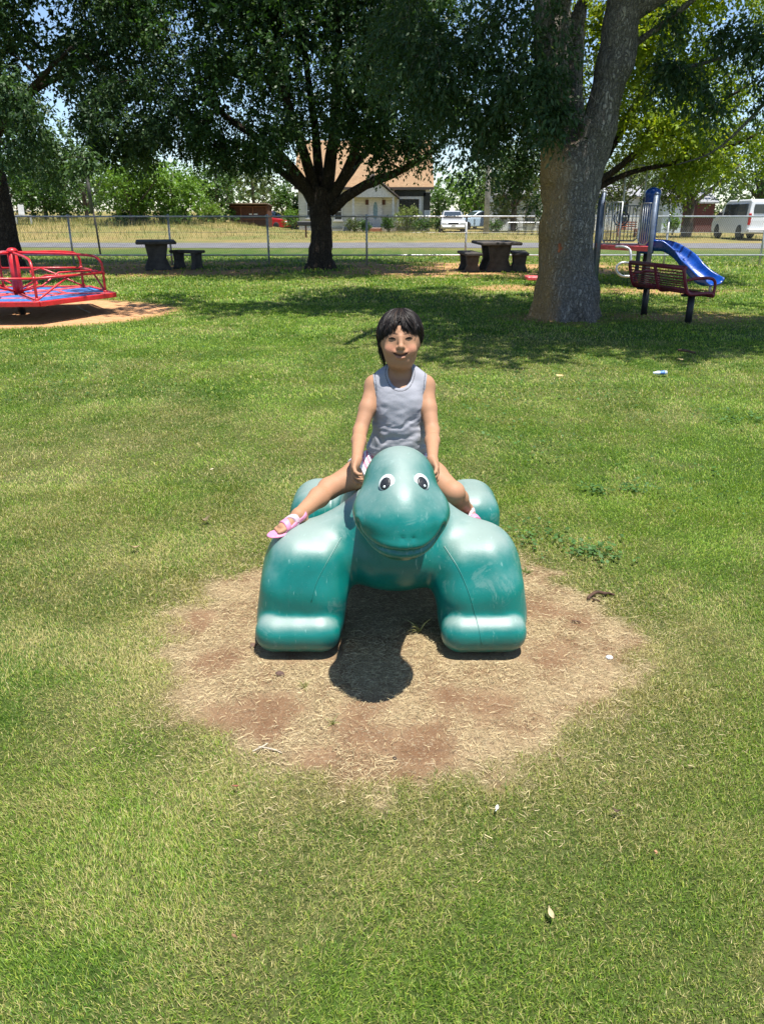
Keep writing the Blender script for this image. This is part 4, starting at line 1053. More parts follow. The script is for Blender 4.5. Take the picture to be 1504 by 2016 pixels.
for i in np.argsort([np.linalg.norm(NPl - c[:3], axis=1).min() for c in clN]):
    c = clN[i]; dd = np.linalg.norm(NPl - c[:3], axis=1); j = int(dd.argmin()); a = Vector(NPl[j]); b_ = Vector(c[:3]); L = (b_ - a).length
    mid = a.lerp(b_, .5) + Vector((0, 0, .12 * L)) + Vector(rng.normal(size=3)) * .06 * L; P = bez([a, mid, b_], 4)
    r0 = min(NRl[j], .008 + .012 * L); rs = [r0 + (.004 - r0) * k / (len(P) - 1) for k in range(len(P))]; MBl.tube(P, rs, 5)
    NPl = np.vstack([NPl, [tuple(p) for p in P[2:]]]); NRl = np.concatenate([NRl, rs[2:]])
MBl.build('limbs', bark_near, tn, origin=tn.location)
# bare dead twigs hanging in the fork
dt = MB()
def twig(pts, r=.0055):
    P = [W(a, b, 10.55 + .02 * i) for i, (a, b) in enumerate(pts)]; P = bez(P, 4); dt.tube(P, [r * (1 - .75 * k / (len(P) - 1)) for k in range(len(P))], 4)
for pts in ([(1113, 50), (1128, 90), (1133, 130), (1135, 170), (1132, 200), (1120, 199)], [(1133, 130), (1140, 165), (1138, 230), (1152, 235)], [(1140, 165), (1165, 190), (1175, 203)], [(1140, 48), (1128, 75), (1110, 100), (1112, 150)],
            [(1142, 50), (1150, 95), (1160, 140), (1172, 152)], [(1128, 110), (1095, 140), (1075, 155), (1075, 190)], [(1110, 118), (1112, 160), (1118, 185)], [(1137, 80), (1140, 110), (1162, 125)], [(1132, 198), (1150, 200)],
            [(1086, 165), (1094, 180), (1098, 205)], [(1135, 170), (1128, 190)], [(1133, 120), (1150, 118)]): twig(pts)
dt.build('dead_twigs', paint('dead_wood', (.26, .22, .19), .9, var=.3), tn, origin=tn.location)
up = clN[:, 2] > 4.7
V1, Q1, C1 = leaf_arrays(clN[~up], 400, .088, .0165, ((.024, .056, .020), (.075, .130, .050), (.16, .20, .10)), droop=.55)
V2, Q2, C2 = leaf_arrays(clN[up], 300, .13, .036, DEEP, droop=.3)
mesh_np('crown', np.concatenate([V1, V2]), np.concatenate([Q1, Q2 + len(V1)]), leaf_deep, tn, np.concatenate([C1, C2]), False, tn.location)

# --- spreading tree in the middle
tc_ = thing('shade_tree', 'dark spreading tree with many rising limbs, in front of the pale house', 'tree', (-1.58, 20.9, 0), group='shade trees in the park')
Wl = lambda L: [tuple(W(a, b, Y)) + (r,) for a, b, Y, r in L]
lines = [[(-1.58, 20.9, -.1, .50), (-1.58, 20.9, .25, .32), (-1.55, 20.9, .9, .265), (-1.55, 20.9, 1.55, .275), (-1.5, 20.9, 1.95, .23)],
         Wl([(625, 410, 20.9, .17), (585, 345, 20.6, .13), (520, 280, 20.2, .10), (440, 225, 19.8, .07), (390, 150, 19.5, .04)]),
         Wl([(628, 400, 20.9, .16), (598, 300, 20.9, .12), (560, 180, 20.8, .09), (520, 40, 20.5, .06), (500, -80, 20.5, .04)]),
         Wl([(640, 400, 20.9, .18), (655, 280, 21.1, .14), (665, 120, 21.3, .11), (670, -60, 21.4, .07), (680, -250, 21.4, .04)]),
         Wl([(645, 405, 20.9, .16), (690, 320, 20.6, .11), (735, 200, 20.3, .08), (770, 60, 20.0, .05), (790, -80, 19.8, .03)]),
         Wl([(650, 415, 20.9, .15), (705, 372, 20.5, .12), (790, 335, 20.0, .085), (860, 290, 19.5, .05), (900, 240, 19.2, .03)]),
         Wl([(632, 395, 21.0, .14), (620, 250, 21.8, .10), (600, 100, 22.4, .07), (590, -80, 22.8, .04)]),
         Wl([(630, 400, 20.9, .13), (570, 350, 21.8, .10), (500, 300, 22.6, .07), (430, 270, 23, .04)]),
         Wl([(645, 400, 20.9, .12), (690, 340, 21.8, .09), (760, 240, 22.8, .06), (820, 170, 23.3, .04)])]
clC = np.concatenate([ell_clusters((-1.7, 20.6, 5.9), (4.5, 4.2, 3.9), 290, .62, .55, 2.75, keep=lambda p: np.hypot(p[:, 0] + 1.6, p[:, 1] - 20.8) > (4.4 - p[:, 2]) * .75),
                      pxcl([(450, 300, 19.4), (500, 320, 19.6), (540, 300, 19.2), (420, 250, 19.0), (560, 260, 19), (730, 290, 19.2), (800, 270, 19.2), (860, 250, 19.0), (890, 200, 18.8), (700, 250, 19), (840, 300, 19.6), (480, 325, 20.2), (1000, 300, 20.5), (950, 260, 20.0), (1030, 340, 21), (1040, 280, 20.5)], .30, 4)])
tree_parts(tc_, lines, open_gaps(clC), bark_dark, leaf_deep, (380, .10, .024, ((.014, .040, .011), (.055, .115, .028), (.11, .17, .05)), dict(droop=.4)), .018,
           extra=(open_gaps(ell_clusters((-1.7, 20.8, 6.0), (3.6, 3.4, 3.0), 120, .8, .2, 3.0), [(g[0], g[1], g[2] + 22, g[3] + 22) for g in GAPS]), 240, .15, .05, ((.014, .040, .011), (.035, .08, .02))))

# --- tree at the left edge
tl = thing('shade_tree', 'tree with straight dark trunk behind the merry-go-round at the left', 'tree', (-9.75, 21.4, 0), group='shade trees in the park')
lines = [[(-9.75, 21.4, -.1, .38), (-9.78, 21.4, .4, .29), (-9.8, 21.4, 1.8, .265), (-9.85, 21.3, 3.2, .24), (-9.7, 21.2, 5, .18), (-9.6, 21, 7, .1)],
         [(-9.8, 21.3, 2.9, .12), (-8.9, 20.8, 3.6, .09), (-7.8, 20.0, 4.2, .06), (-6.7, 19.2, 4.7, .03)], [(-9.8, 21.3, 3.4, .12), (-8.4, 21.6, 4.3, .09), (-6.8, 21.8, 5.0, .06), (-5.4, 22, 5.6, .03)],
         [(-9.8, 21.3, 2.7, .10), (-9.2, 19.6, 3.3, .08), (-8.4, 17.8, 3.5, .05), (-7.6, 16.6, 3.3, .025)], [(-9.7, 21.2, 4.6, .1), (-10.6, 20, 5.6, .06), (-11, 19, 6.2, .03)], [(-9.8, 21.3, 3.0, .1), (-11.2, 21, 3.8, .07), (-12.6, 20.6, 4.4, .04)]]
clL = np.concatenate([ell_clusters((-8.5, 20.9, 6.1), (4.9, 3.6, 3.9), 300, .60, .45, 3.3, keep=lambda p: ~((np.abs(p[:, 0] + 8.6) < .5) & (p[:, 2] > 3.2) & (p[:, 2] < 5.2) & (rng.random(len(p)) < .7))),
                      pxcl([(30, 230, 16.4), (70, 260, 16.6), (20, 300, 16.8), (80, 320, 17.2), (50, 200, 16.3), (110, 290, 17.5), (10, 180, 16.0), (100, 350, 19.6)], .30, 3),
                      pxcl([(180, 250, 19.4), (230, 270, 19.2), (280, 260, 19.2), (330, 270, 19.4), (200, 200, 19), (260, 180, 19), (330, 200, 19), (160, 290, 20), (240, 290, 20), (380, 280, 20), (300, 295, 20.2), (420, 130, 19.5)], .28, 4)])
tree_parts(tl, lines, open_gaps(clL), bark_dark, leaf_deep, (380, .10, .024, ((.018, .045, .016), (.085, .150, .052), (.18, .24, .10)), dict(droop=.45)), .018,
           extra=(open_gaps(ell_clusters((-8.2, 21, 6.2), (4.3, 3.2, 3.0), 110, .8, .2, 3.7), [(g[0], g[1], g[2] + 22, g[3] + 22) for g in GAPS]), 220, .15, .05, ((.014, .040, .013), (.04, .085, .028))))

# --- yellow-green tree behind the playground
ty = thing('shade_tree', 'yellow-green sunlit tree spreading over the slide, behind the big trunk', 'tree', (3.75, 17.0, 0), group='shade trees in the park')
lines = [[(3.75, 17, -.1, .26), (3.76, 17, .3, .19), (3.8, 17, 1.3, .16), (3.9, 17, 2.2, .15)],
         Wl([(1165, 365, 17, .08), (1210, 335, 16.8, .06), (1290, 270, 16.6, .045), (1390, 215, 16.3, .04), (1470, 170, 16, .02)]),
         Wl([(1165, 375, 17, .07), (1240, 340, 16.9, .05), (1330, 320, 16.8, .04), (1430, 290, 16.6, .04), (1500, 260, 16.4, .02)]),
         Wl([(1165, 355, 17, .10), (1225, 250, 17.2, .08), (1290, 130, 17.4, .05), (1330, 0, 17.6, .03)]),
         Wl([(1160, 360, 17, .09), (1140, 200, 17.5, .07), (1150, 20, 17.8, .05), (1160, -100, 18, .03)]),
         Wl([(1165, 370, 17, .08), (1260, 300, 18.2, .06), (1370, 240, 19.2, .04), (1470, 200, 20, .02)]),
         Wl([(1160, 370, 17, .07), (1090, 300, 17.4, .05), (1010, 250, 17.6, .03)])]
clY = np.concatenate([ell_clusters((6.1, 17.6, 4.9), (3.5, 2.8, 2.9), 200, .55, .30, 2.35),
                      pxcl([(1200, 90, 17.5), (1240, 20, 17.8), (1300, 100, 18), (1350, 60, 18), (1410, 120, 17.8), (1450, 250, 17.5), (1340, 190, 18.2), (1230, 120, 16.4), (1260, 190, 16.3), (1320, 230, 16.2), (1290, 60, 16.4), (1380, 260, 16.0), (1440, 290, 15.9), (1470, 330, 16.2), (1240, 250, 16.8), (1330, 300, 16.8), (1420, 350, 17.4), (1220, 30, 16.8), (1370, 330, 17.2), (1300, 350, 18), (1250, 330, 18),
                            (1500, 300, 16.4), (1400, 20, 16.8), (1210, 60, 16.5), (1320, 150, 16.4), (1390, 170, 16.4)], .30, 3)])
tree_parts(ty, lines, open_gaps(clY, [(1247, 365, 36, 42), (1440, 60, 50, 70), (1490, 190, 22, 90), (1400, 165, 14, 22), (1440, 395, 90, 40)]), bark_dark, leaf_glow, (310, .088, .024, ((.13, .21, .018), (.26, .35, .030), (.42, .45, .07)), dict(droop=.3)), .014)

# --- right edge twig of another tree out of frame is left out; trees and bushes beyond the road
def far_tree(px, Y, zc, r, n, per, leaf, cols, label, mat=leaf_soft, tr=.14, seed=0, group='trees beyond the road', name='tree', cat='tree', rad=None, zmin=.5, top=None):
    x = W(px, 420, Y).x; z0 = float(gh(x, Y)); root = thing(name, label, cat, (x, Y, z0), group=group)
    rd = rad or min(r) * .33
    cls = ell_clusters((x, Y, zc), r, n, rd, .35, zmin)
    lines = [[(x, Y, z0 - .1, tr * 1.3), (x + .05, Y, zc * .35, tr), (x, Y, zc * .8, tr * .7), (x + .1, Y, zc + r[2] * .5, tr * .3)]]
    for k in range(4):
        a = k * 1.6 + seed; lines.append([(x, Y, zc * .45, tr * .5), (x + math.cos(a) * r[0] * .4, Y + math.sin(a) * r[1] * .4, zc * .8, tr * .35), (x + math.cos(a) * r[0] * .75, Y + math.sin(a) * r[1] * .7, zc + r[2] * .15, tr * .15)])
    tree_parts(root, lines, cls, bark_thin, mat, (per, leaf[0], leaf[1], cols, dict(droop=.2, spray=.5)), .03, 6, .05, False)
    return root
BRIGHT = ((.085, .170, .020), (.155, .265, .035), (.24, .33, .06)); MID = ((.04, .095, .018), (.09, .165, .03), (.15, .22, .05)); OLIVE = ((.075, .105, .035), (.13, .16, .06), (.2, .22, .1))
far_tree(258, 52, 2.9, (2.5, 2.0, 2.6), 42, 200, (.19, .06), BRIGHT, 'bright green bushy tree left of centre beyond the road, left of two', rad=.75)
far_tree(345, 54, 2.5, (2.8, 2.0, 2.4), 44, 200, (.19, .06), BRIGHT, 'bright green bushy tree beyond the road, left of the brown crate', rad=.75)
far_tree(430, 60, 3.0, (2.0, 1.6, 2.7), 34, 180, (.2, .06), MID, 'narrow mid green tree just left of the wooden crate', rad=.7)
far_tree(90, 56, 3.2, (3.0, 2.0, 3.0), 46, 200, (.2, .06), MID, 'mid green bushy tree beyond the fence at the far left', rad=.8)
far_tree(170, 62, 3.6, (2.4, 1.8, 3.2), 34, 130, (.2, .06), ((.08, .13, .06), (.14, .19, .09), (.2, .25, .12)), 'pale thin leaved tree behind the dark leaning pole', rad=.7)
far_tree(500, 78, 3.8, (3.4, 2.4, 3.2), 34, 140, (.24, .07), OLIVE, 'thin sparse tree standing behind the wooden crate', rad=.8)
far_tree(566, 64, 1.9, (1.1, 1.2, 1.8), 18, 170, (.2, .06), MID, 'small green tree against the left corner of the pale house', rad=.6)
far_tree(862, 72, 1.9, (.9, 1, 1.6), 12, 130, (.2, .06), MID, 'small green tree at the right corner of the pale house', rad=.55)
far_tree(935, 70, 2.6, (2.5, 2.0, 2.3), 30, 190, (.2, .06), BRIGHT, 'light green tree behind the white sedan', rad=.85)
far_tree(1010, 60, 3.6, (2.7, 2.2, 3.1), 44, 200, (.2, .06), OLIVE, 'tall olive green tree with pale trunk left of the big trunk', tr=.2, rad=.85)
far_tree(1220, 58, 3.4, (2.6, 2.0, 2.7), 32, 180, (.2, .06), OLIVE, 'olive green tree seen above the blue capped tower', rad=.8, zmin=1.6)
far_tree(1355, 47, 3.5, (3.4, 2.2, 2.3), 50, 220, (.17, .05), ((.055, .085, .03), (.11, .145, .055), (.19, .22, .1)), 'dark olive tree with low limbs shading the white van', tr=.24, rad=.75, zmin=1.7)
far_tree(1490, 58, 4.6, (4.2, 2.6, 3.6), 44, 200, (.2, .06), MID, 'tall green tree at the far right behind the white van', tr=.24, rad=1.0)
far_tree(20, 60, 4.6, (3.2, 2.6, 3.6), 30, 180, (.22, .07), MID, 'tall mid green tree at the far left behind the white garden seat', tr=.22, rad=1.0)
# the far-off belt of woodland
cw = np.array([(x, 150 + 25 * rng.random(), 3.4 + 2.2 * rng.random(), 3.8) for x in np.arange(-130, 131, 3.2)] + [(x, 185, 6.0 + 3 * rng.random(), 5.0) for x in np.arange(-160, 161, 5.0)])
V, Q, C = leaf_arrays(cw, 190, .8, .28, ((.05, .10, .03), (.10, .16, .06)), droop=.1, spray=1.2)
mesh_np('distant_woodland', V, Q, leaf_soft, None, C)['kind'] = 'stuff'

# bushes and tall grass round the house and along the bank
def bush(px, Y, w, h, label, cols=MID, n=10, leaf=(.11, .035), per=170, grp='bushes round the house', base_py=None):
    x = W(px, 440, Y).x; z0 = float(gh(x, Y)); root = thing('bush', label, 'bush', (x, Y, z0), group=grp)
    cls = ell_clusters((x, Y, z0 + h * .5), (w / 2, w * .35, h * .48), n, min(w, h) * .24, .2)
    lines = [[(x, Y, z0 - .05, .035), (x + .05, Y, z0 + h * .3, .03), (x, Y, z0 + h * .6, .015)]] + [[(x, Y, z0, .02), (x + s * w * .15, Y, z0 + h * .3, .015), (x + s * w * .3, Y, z0 + h * .6, .008)] for s in (-1, 1)]
    MBt = MB()
    for ln in lines: MBt.tube([q[:3] for q in ln], [q[3] for q in ln], 5)
    MBt.build('stem', bark_thin, root, origin=root.location)
    V, Q, C = leaf_arrays(cls, per, leaf[0], leaf[1], cols, droop=0.0, spray=.3); mesh_np('foliage', V, Q, leaf_soft, root, C, False, root.location)
    return root
bush(765, 59.0, 1.2, 1.0, 'low green bush right of the front step', n=8)
bush(800, 59.6, 1.9, 1.9, 'tall arching pale green bush under the large house window', ((.13, .18, .05), (.24, .28, .09), (.32, .33, .14)), 14, (.24, .02))
bush(830, 59.2, 1.7, 1.1, 'low wide bush at the right end of the house', n=10)
bush(858, 60, 1.1, 1.1, 'small bush left of the white sedan', n=8)
bush(697, 59.2, 1.0, .9, 'leafy bush left of the front step', OLIVE, n=8)
bush(716, 58.8, .9, .8, 'small dark bush close by the brick step', MID, n=7)
bush(975, 57, 1.0, .9, 'low dark bush at the foot of the pale utility pole', n=7)
bush(1325, 51, 1.0, 1.1, 'green bush against the white shed wall', BRIGHT, n=8)
bush(420, 57, 2.6, 1.2, 'tall leafy weeds left of the wooden crate', ((.12, .19, .04), (.2, .28, .07), (.3, .33, .1)), 14, (.2, .03), grp='bushes on the bank')
bush(340, 53, 3.2, 1.0, 'dark low bush under the bright green trees', MID, 14, grp='bushes on the bank')
bush(255, 52.5, 2.6, .9, 'low dark bush left of the shrubby bank', MID, 10, grp='bushes on the bank')
bush(575, 60, 1.4, 1.4, 'round bush between the red car and the house', BRIGHT, 10, grp='bushes on the bank')
# ------------------------------------------------------------------ painted and plain materials
M_red = paint('red_enamel', (.52, .02, .026), .35, var=.3, scale=6, dirt=(.30, .03, .03), spec=.5)
M_redf = paint('faded_red', (.62, .07, .08), .5, var=.35, scale=5, dirt=(.65, .25, .2))
M_blue = paint('blue_deck', (.03, .15, .42), .4, var=.3, scale=5, dirt=(.22, .36, .62))
M_slide = paint('blue_plastic', (.004, .055, .30), .28, var=.25, scale=4, bump=.05, spec=.5)
M_galv = paint('galvanised', (.50, .51, .52), .42, .55, var=.2, scale=20)
M_pipe = paint('grey_pipe', (.33, .35, .37), .45, .4, var=.2, scale=10)
M_post = paint('slate_post', (.10, .13, .19), .45, .2, var=.25, scale=8, spec=.5)
M_conc = paint('dark_concrete', (.065, .056, .05), .92, var=.45, scale=6, dirt=(.035, .03, .027), bump=.5)
M_black = paint('black_metal', (.022, .022, .025), .5, .3, var=.3)
M_maroon = paint('maroon_coating', (.20, .016, .03), .45, var=.3, scale=8, dirt=(.34, .09, .09))
M_wood = paint('brown_board', (.13, .048, .022), .85, var=.45, scale=5, dirt=(.22, .10, .05), bump=.4)
M_rubber = paint('rubber', (.02, .02, .02), .8, var=.3)
M_glass = paint('dark_glass', (.03, .04, .05), .08, var=.2, bump=0, spec=.8)

# ------------------------------------------------------------------ merry-go-round
def merry():
    C0 = Vector((-5.22, 11.50, 0)); root = thing('merry_go_round', 'red pipe-railed merry-go-round with blue deck over bare soil', 'merry-go-round', C0)
    Rr = 1.37; z0, z1 = .245, .305; az = [R(-56 + 60 * k) for k in range(6)]
    vx = [Vector((Rr * math.cos(a), Rr * math.sin(a), 0)) for a in az]
    MB().tube([(0, 0, -.05), (0, 0, .26)], .055, 12).build('axle', M_black, root)
    for k in range(6):
        a, b = vx[k], vx[(k + 1) % 6]; d = (b - a).normalized(); n = Vector((d.y, -d.x, 0))
        m = MB()
        def bar(p, q, w, h, zc):
            dd = (q - p); L = dd.length; m.box((p + q) / 2 + Vector((0, 0, zc)), (L, w, h), Matrix.Rotation(math.atan2(dd.y, dd.x), 3, 'Z'), bev=.008)
        bar(a * .985, b * .985, .055, .065, z0 + .022); m.build('rim', M_red, root)
        m = MB(); q = [a * .10 + b * .0, a * .955, b * .955, b * .10]
        m.add([v + Vector((0, 0, z0 + .02)) for v in q] + [v + Vector((0, 0, z0 + .038)) for v in q], [(0, 3, 2, 1), (4, 5, 6, 7), (0, 1, 5, 4), (1, 2, 6, 5), (2, 3, 7, 6), (3, 0, 4, 7)])
        dk = m.build('deck_panel', M_blue, root)
        m = MB(); bar(a * .07, a * .95, .07, .03, z0 + .040); bar(a * .5, b * .5, .05, .02, z0 + .038); m.build('deck_frame', M_redf, root)
    MB().tube([(0, 0, .27), (0, 0, .86)], .070, 14).build('hub', M_red, root)
    MB().lathe((0, 0, .86), [(.075, 0), (.08, .02), (.05, .05), (.01, .06)], 12).build('hub_cap', M_red, root)
    for k in range(6):
        a = vx[k] * (1.22 / Rr); b = vx[(k + 1) % 6] * (1.22 / Rr); u = a.normalized()
        z = Vector((0, 0, 1))
        P = [u * .05 + z * .85, u * .7 + z * .835, u * 1.01 + z * .815, u * 1.13 + z * .795, u * 1.20 + z * .73, u * 1.22 + z * .64, u * 1.22 + z * .29]
        MB().tube(bez(P, 4), .0185, 8).build('top_rail', M_red, root)
        MB().tube([a + z * .575, b + z * .575], .0165, 8).build('mid_rail', M_red, root)
        mid = (a + b) / 2
        MB().tube(bez([a + z * .30, a.lerp(b, .3) + z * .47, mid * .99 + z * .575], 4), .0145, 7).build('brace', M_red, root)
        MB().tube([u * .06 + z * .33, u * .35 + z * .40, a.lerp(b, .5) * .55 + z * .56, mid * .985 + z * .57], .0135, 7).build('brace', M_red, root)
        MB().tube([a + z * .285, a + z * .33], .03, 8).build('collar', M_red, root)
        MB().tube([a + z * .55, a + z * .60], .026, 8).build('collar', M_red, root)
merry()

# ------------------------------------------------------------------ chain-link fence
def fence():
    Y = 22.35; root = thing('chain_link_fence', 'grey chain-link fence between the park and the road', 'fence', (0, Y, 0))
    px = [-247, -53, 140, 335, 528, 722, 917, 1111, 1312, 1502, 1695]; X = [W(p, 470, Y).x for p in px]; x0, x1 = X[0], X[-1]
    for x in X:
        m = MB(); m.tube([(x, 0, -.05), (x, 0, 1.27)], .028, 8); p = m.build('fence_post', M_galv, root)
        MB().lathe((x, 0, 1.27), [(.034, -.01), (.036, .02), (.02, .045), (.003, .052)], 8).build('post_cap', M_galv, p)
    MB().tube([(x0, -.03, 1.262), (x1, -.03, 1.262)], .022, 8).build('top_rail', M_galv, root)
    MB().tube([(x0, -.03, .27), (x1, -.03, .27)], .020, 8).build('bottom_rail', M_galv, root)
    MB().tube([(x0, -.03, .86), (x1, -.03, .855)], .004, 5).build('tension_wire', M_galv, root)
    # woven wire: slanted strands both ways
    s = .058; hgt = 1.17; z0 = .09; N = int((x1 - x0 + hgt) / s); V, Q = [], []; w = .0024
    for sg in (1, -1):
        for i in range(N):
            xa = x0 - hgt * .5 + i * s if sg > 0 else x0 + hgt * .5 + i * s
            a = Vector((xa, -.005 * sg, z0)); b = a + Vector((sg * hgt * .62, 0, hgt))
            if min(a.x, b.x) < x0 or max(a.x, b.x) > x1: continue
            n = Vector((-(b - a).z, 0, (b - a).x)).normalized() * w; k = len(V)
            for c in (a, b): V += [c + n, c - n * .5 + Vector((0, w, 0)), c - n * .5 - Vector((0, w, 0))]
            Q += [(k, k + 1, k + 4, k + 3), (k + 1, k + 2, k + 5, k + 4), (k + 2, k, k + 3, k + 5)]
    mesh_np('mesh_panel', np.array([tuple(v) for v in V]), np.array(Q), paint('mesh_wire', (.30, .30, .30), .5, .4, var=.15), root)
fence()

# leaning dark pole by the fence
p0 = G(199, 503); r_ = thing('pole', 'thin dark leaning pole standing at the fence left of the picnic table', 'pole', p0)
MB().tube([(0, 0, -.05), (-.03, .0, .9), (-.10, .02, 1.75)], [.032, .034, .036], 8).build('lower_pole', paint('dark_pole', (.045, .035, .03), .8, var=.4), r_)
MB().tube([(-.10, .02, 1.35), (-.13, .02, 2.2), (-.17, .02, 3.2)], [.065, .06, .05], 9).build('upper_pole', paint('weathered_pole', (.13, .12, .11), .85, var=.4), r_)
# utility pole beyond the road
p0 = Vector((W(957, 440, 54).x, 54, 0)); r_ = thing('utility_pole', 'pale weathered utility pole beyond the road, left of the big trunk', 'pole', p0)
MB().tube([(0, 0, -.1), (0, 0, 3), (.02, 0, 6.2)], [.19, .17, .13], 10).build('shaft', paint('grey_wood_pole', (.36, .33, .29), .9, var=.35, scale=4), r_)
MB().box((.02, -.2, 5.7), (1.8, .12, .14)).build('crossarm', M_wood, r_)

# ------------------------------------------------------------------ concrete picnic tables and benches
def ped(m, w0, wm, w1, d, h, c=(0, 0, 0)):
    prof = [(0, w0), (.12, w0 * .93), (.45, wm), (.8, w1 * .92), (1, w1)]
    L = [(-w / 2, h * t) for t, w in prof]; Rr = [(w / 2, h * t) for t, w in prof][::-1]; m.prism(L + Rr, 'y', -d / 2, d / 2, c)
def picnic(loc, rz, label):
    root = thing('picnic_table', label, 'picnic table', loc, rz, 'concrete picnic tables')
    for y in (-.45, .45):
        m = MB(); ped(m, .66, .44, .56, .16, .63, (0, y, 0)); m.build('pedestal', M_conc, root, bevel=.012)
    MB().box((0, 0, .665), (.98, 1.5, .075), bev=.02).build('table_top', M_conc, root)
def bench(loc, rz, label, L=1.4):
    root = thing('concrete_bench', label, 'bench', loc, rz, 'concrete benches')
    for y in (-L * .32, L * .32):
        m = MB(); ped(m, .40, .27, .33, .13, .39, (0, y, 0)); m.build('pedestal', M_conc, root, bevel=.01)
    MB().box((0, 0, .425), (.40, L, .07), bev=.018).build('seat', M_conc, root)
picnic((2.83, 20.3, 0), R(4), 'dark concrete picnic table just left of the big trunk')
bench((2.17, 20.2, 0), R(4), 'short concrete bench on the left side of the right picnic table')
bench((3.42, 20.3, 0), R(-6), 'concrete bench between the right picnic table and the big trunk')
picnic((-5.78, 20.9, 0), R(16), 'dark concrete picnic table left of the middle tree')
bench((-5.02, 21.0, 0), R(68), 'concrete bench beside the left picnic table', .85)

# ------------------------------------------------------------------ playground with slide
def play():
    O = Vector((4.3, 15.6, 0)); root = thing('play_structure', 'small playground tower with grey posts, bar panels and blue slide', 'playground', O)
    def L(px, py, Y): return W(px, py, Y) - O
    posts = [(1173, 16.1, 1.75), (1283, 15.3, 1.72), (1258, 17.2, 1.66), (1168, 17.5, 1.6)]
    PX = []
    for px, Y, h in posts:
        x = W(px, 520, Y).x - O.x; y = Y - O.y; PX.append(Vector((x, y, 0)))
    PX = [Vector((-.05, .45, 0)), Vector((.98, -.15, 0)), Vector((1.12, 1.05, 0)), Vector((.10, 1.5, 0))]
    x0 = G(1171, 560); PX[0] = Vector((x0.x, x0.y, 0)) - O
    PX[1] = Vector((W(1284, 450, 15.5).x, 15.5, 0)) - O; PX[1].z = 0
    PX[2] = Vector((W(1262, 450, 17.0).x, 17.0, 0)) - O; PX[2].z = 0
    PX[3] = Vector((W(1176, 450, 17.4).x, 17.4, 0)) - O; PX[3].z = 0
    for i, p in enumerate(PX):
        hh = (1.74, 1.68, 1.62, 1.62)[i]
        q = MB().tube([p + Vector((0, 0, -.05)), p + Vector((0, 0, hh))], .045, 12).build('post', M_post if i != 0 else M_post, root)
        MB().lathe(p + Vector((0, 0, hh)), [(.047, 0), (.04, .03), (.02, .045), (.003, .05)], 10).build('post_cap', M_galv if i == 0 else M_post, q)
    zd = .68
    m = MB(); n = len(PX); b = [p + Vector((0, 0, zd)) for p in PX]; tt = [p + Vector((0, 0, zd + .085)) for p in PX]
    m.add(b + tt, [(3, 2, 1, 0), (4, 5, 6, 7)] + [(i, (i + 1) % 4, 4 + (i + 1) % 4, 4 + i) for i in range(4)]); m.build('deck', M_redf, root)
    def panel(a, b_, za, zb, nb, name='bar_panel', mat=M_galv, inset=.06):
        d = (b_ - a); L_ = d.length; d.normalize(); a2 = a + d * inset; b2 = b_ - d * inset; z = Vector((0, 0, 1)); m = MB()
        r = .07; loop = [a2 + z * (za + r), a2 + z * (zb), b2 + z * (zb), b2 + z * (za + r), b2 - d * r + z * za, a2 + d * r + z * za]
        m.tube(loop, .016, 7, closed=True)
        for k in range(1, nb): m.tube([a2.lerp(b2, k / nb) + z * za, a2.lerp(b2, k / nb) + z * zb], .009, 6)
        return m.build(name, mat, root)
    fr = PX[0].lerp(PX[1], .44)
    panel(PX[0], fr, .80, 1.56, 6)
    panel(PX[0].lerp(PX[1], .70), PX[1], .80, 1.54, 5)
    bp = panel(PX[3], PX[2], .82, 1.50, 11, mat=M_pipe)
    # ring toy on the far panel, with a little wheel window
    c = PX[3].lerp(PX[2], .50) + Vector((0, -.05, 1.26)); m = MB()
    m.tube([c + Vector((math.cos(a) * .15, 0, math.sin(a) * .15)) for a in np.linspace(0, 2 * math.pi, 20, endpoint=False)], .016, 7, closed=True)
    m.tube([c + Vector((math.cos(a) * .10, 0, math.sin(a) * .10)) for a in np.linspace(0, 2 * math.pi, 16, endpoint=False)], .010, 6, closed=True)
    m.box(c, (.085, .04, .17), bev=.01); m.build('ring_toy', M_post, root)
    # tall hoop handle of the rear climber
    z = Vector((0, 0, 1)); a = Vector((W(1226, 400, 17.3).x, 17.3, 0)) - O; b_ = Vector((W(1266, 400, 17.3).x, 17.3, 0)) - O; a.z = b_.z = 0
    MB().tube(bez([a + z * .7, a + z * 1.9, a + z * 2.16, a.lerp(b_, .18) + z * 2.26, a.lerp(b_, .5) + z * 2.27, a.lerp(b_, .82) + z * 2.26, b_ + z * 2.16, b_ + z * 1.9, b_ + z * .7], 4), .020, 8).build('hoop_handle', M_galv, root)
    # blue tube hood at the head of the slide
    hc = Vector((W(1277, 450, 16.1).x, 16.1, 0)) - O; hc.z = 0; m = MB()
    m.lathe(hc, [(.135, .62), (.142, .70), (.140, 1.66), (.150, 1.68), (.150, 1.72), (.135, 1.765), (.10, 1.80), (.05, 1.82), (.005, 1.828)], 24); m.build('slide_hood', M_slide, root)
    MB().tube([hc + z * 0, hc + z * .66], .05, 10).build('post', M_black, root)
    # slide: curved trough
    path = bez([L(1286, 484, 15.85), L(1312, 487, 15.75), L(1340, 505, 15.5), L(1362, 530, 15.2), L(1385, 551, 14.95), L(1406, 556, 14.75)], 6)
    wds = np.interp(np.linspace(0, 1, len(path)), [0, .25, .6, .85, 1], [.21, .19, .20, .27, .24]); dep = np.interp(np.linspace(0, 1, len(path)), [0, .3, .8, 1], [.17, .15, .17, .09])
    V, Q = [], []; K = 11
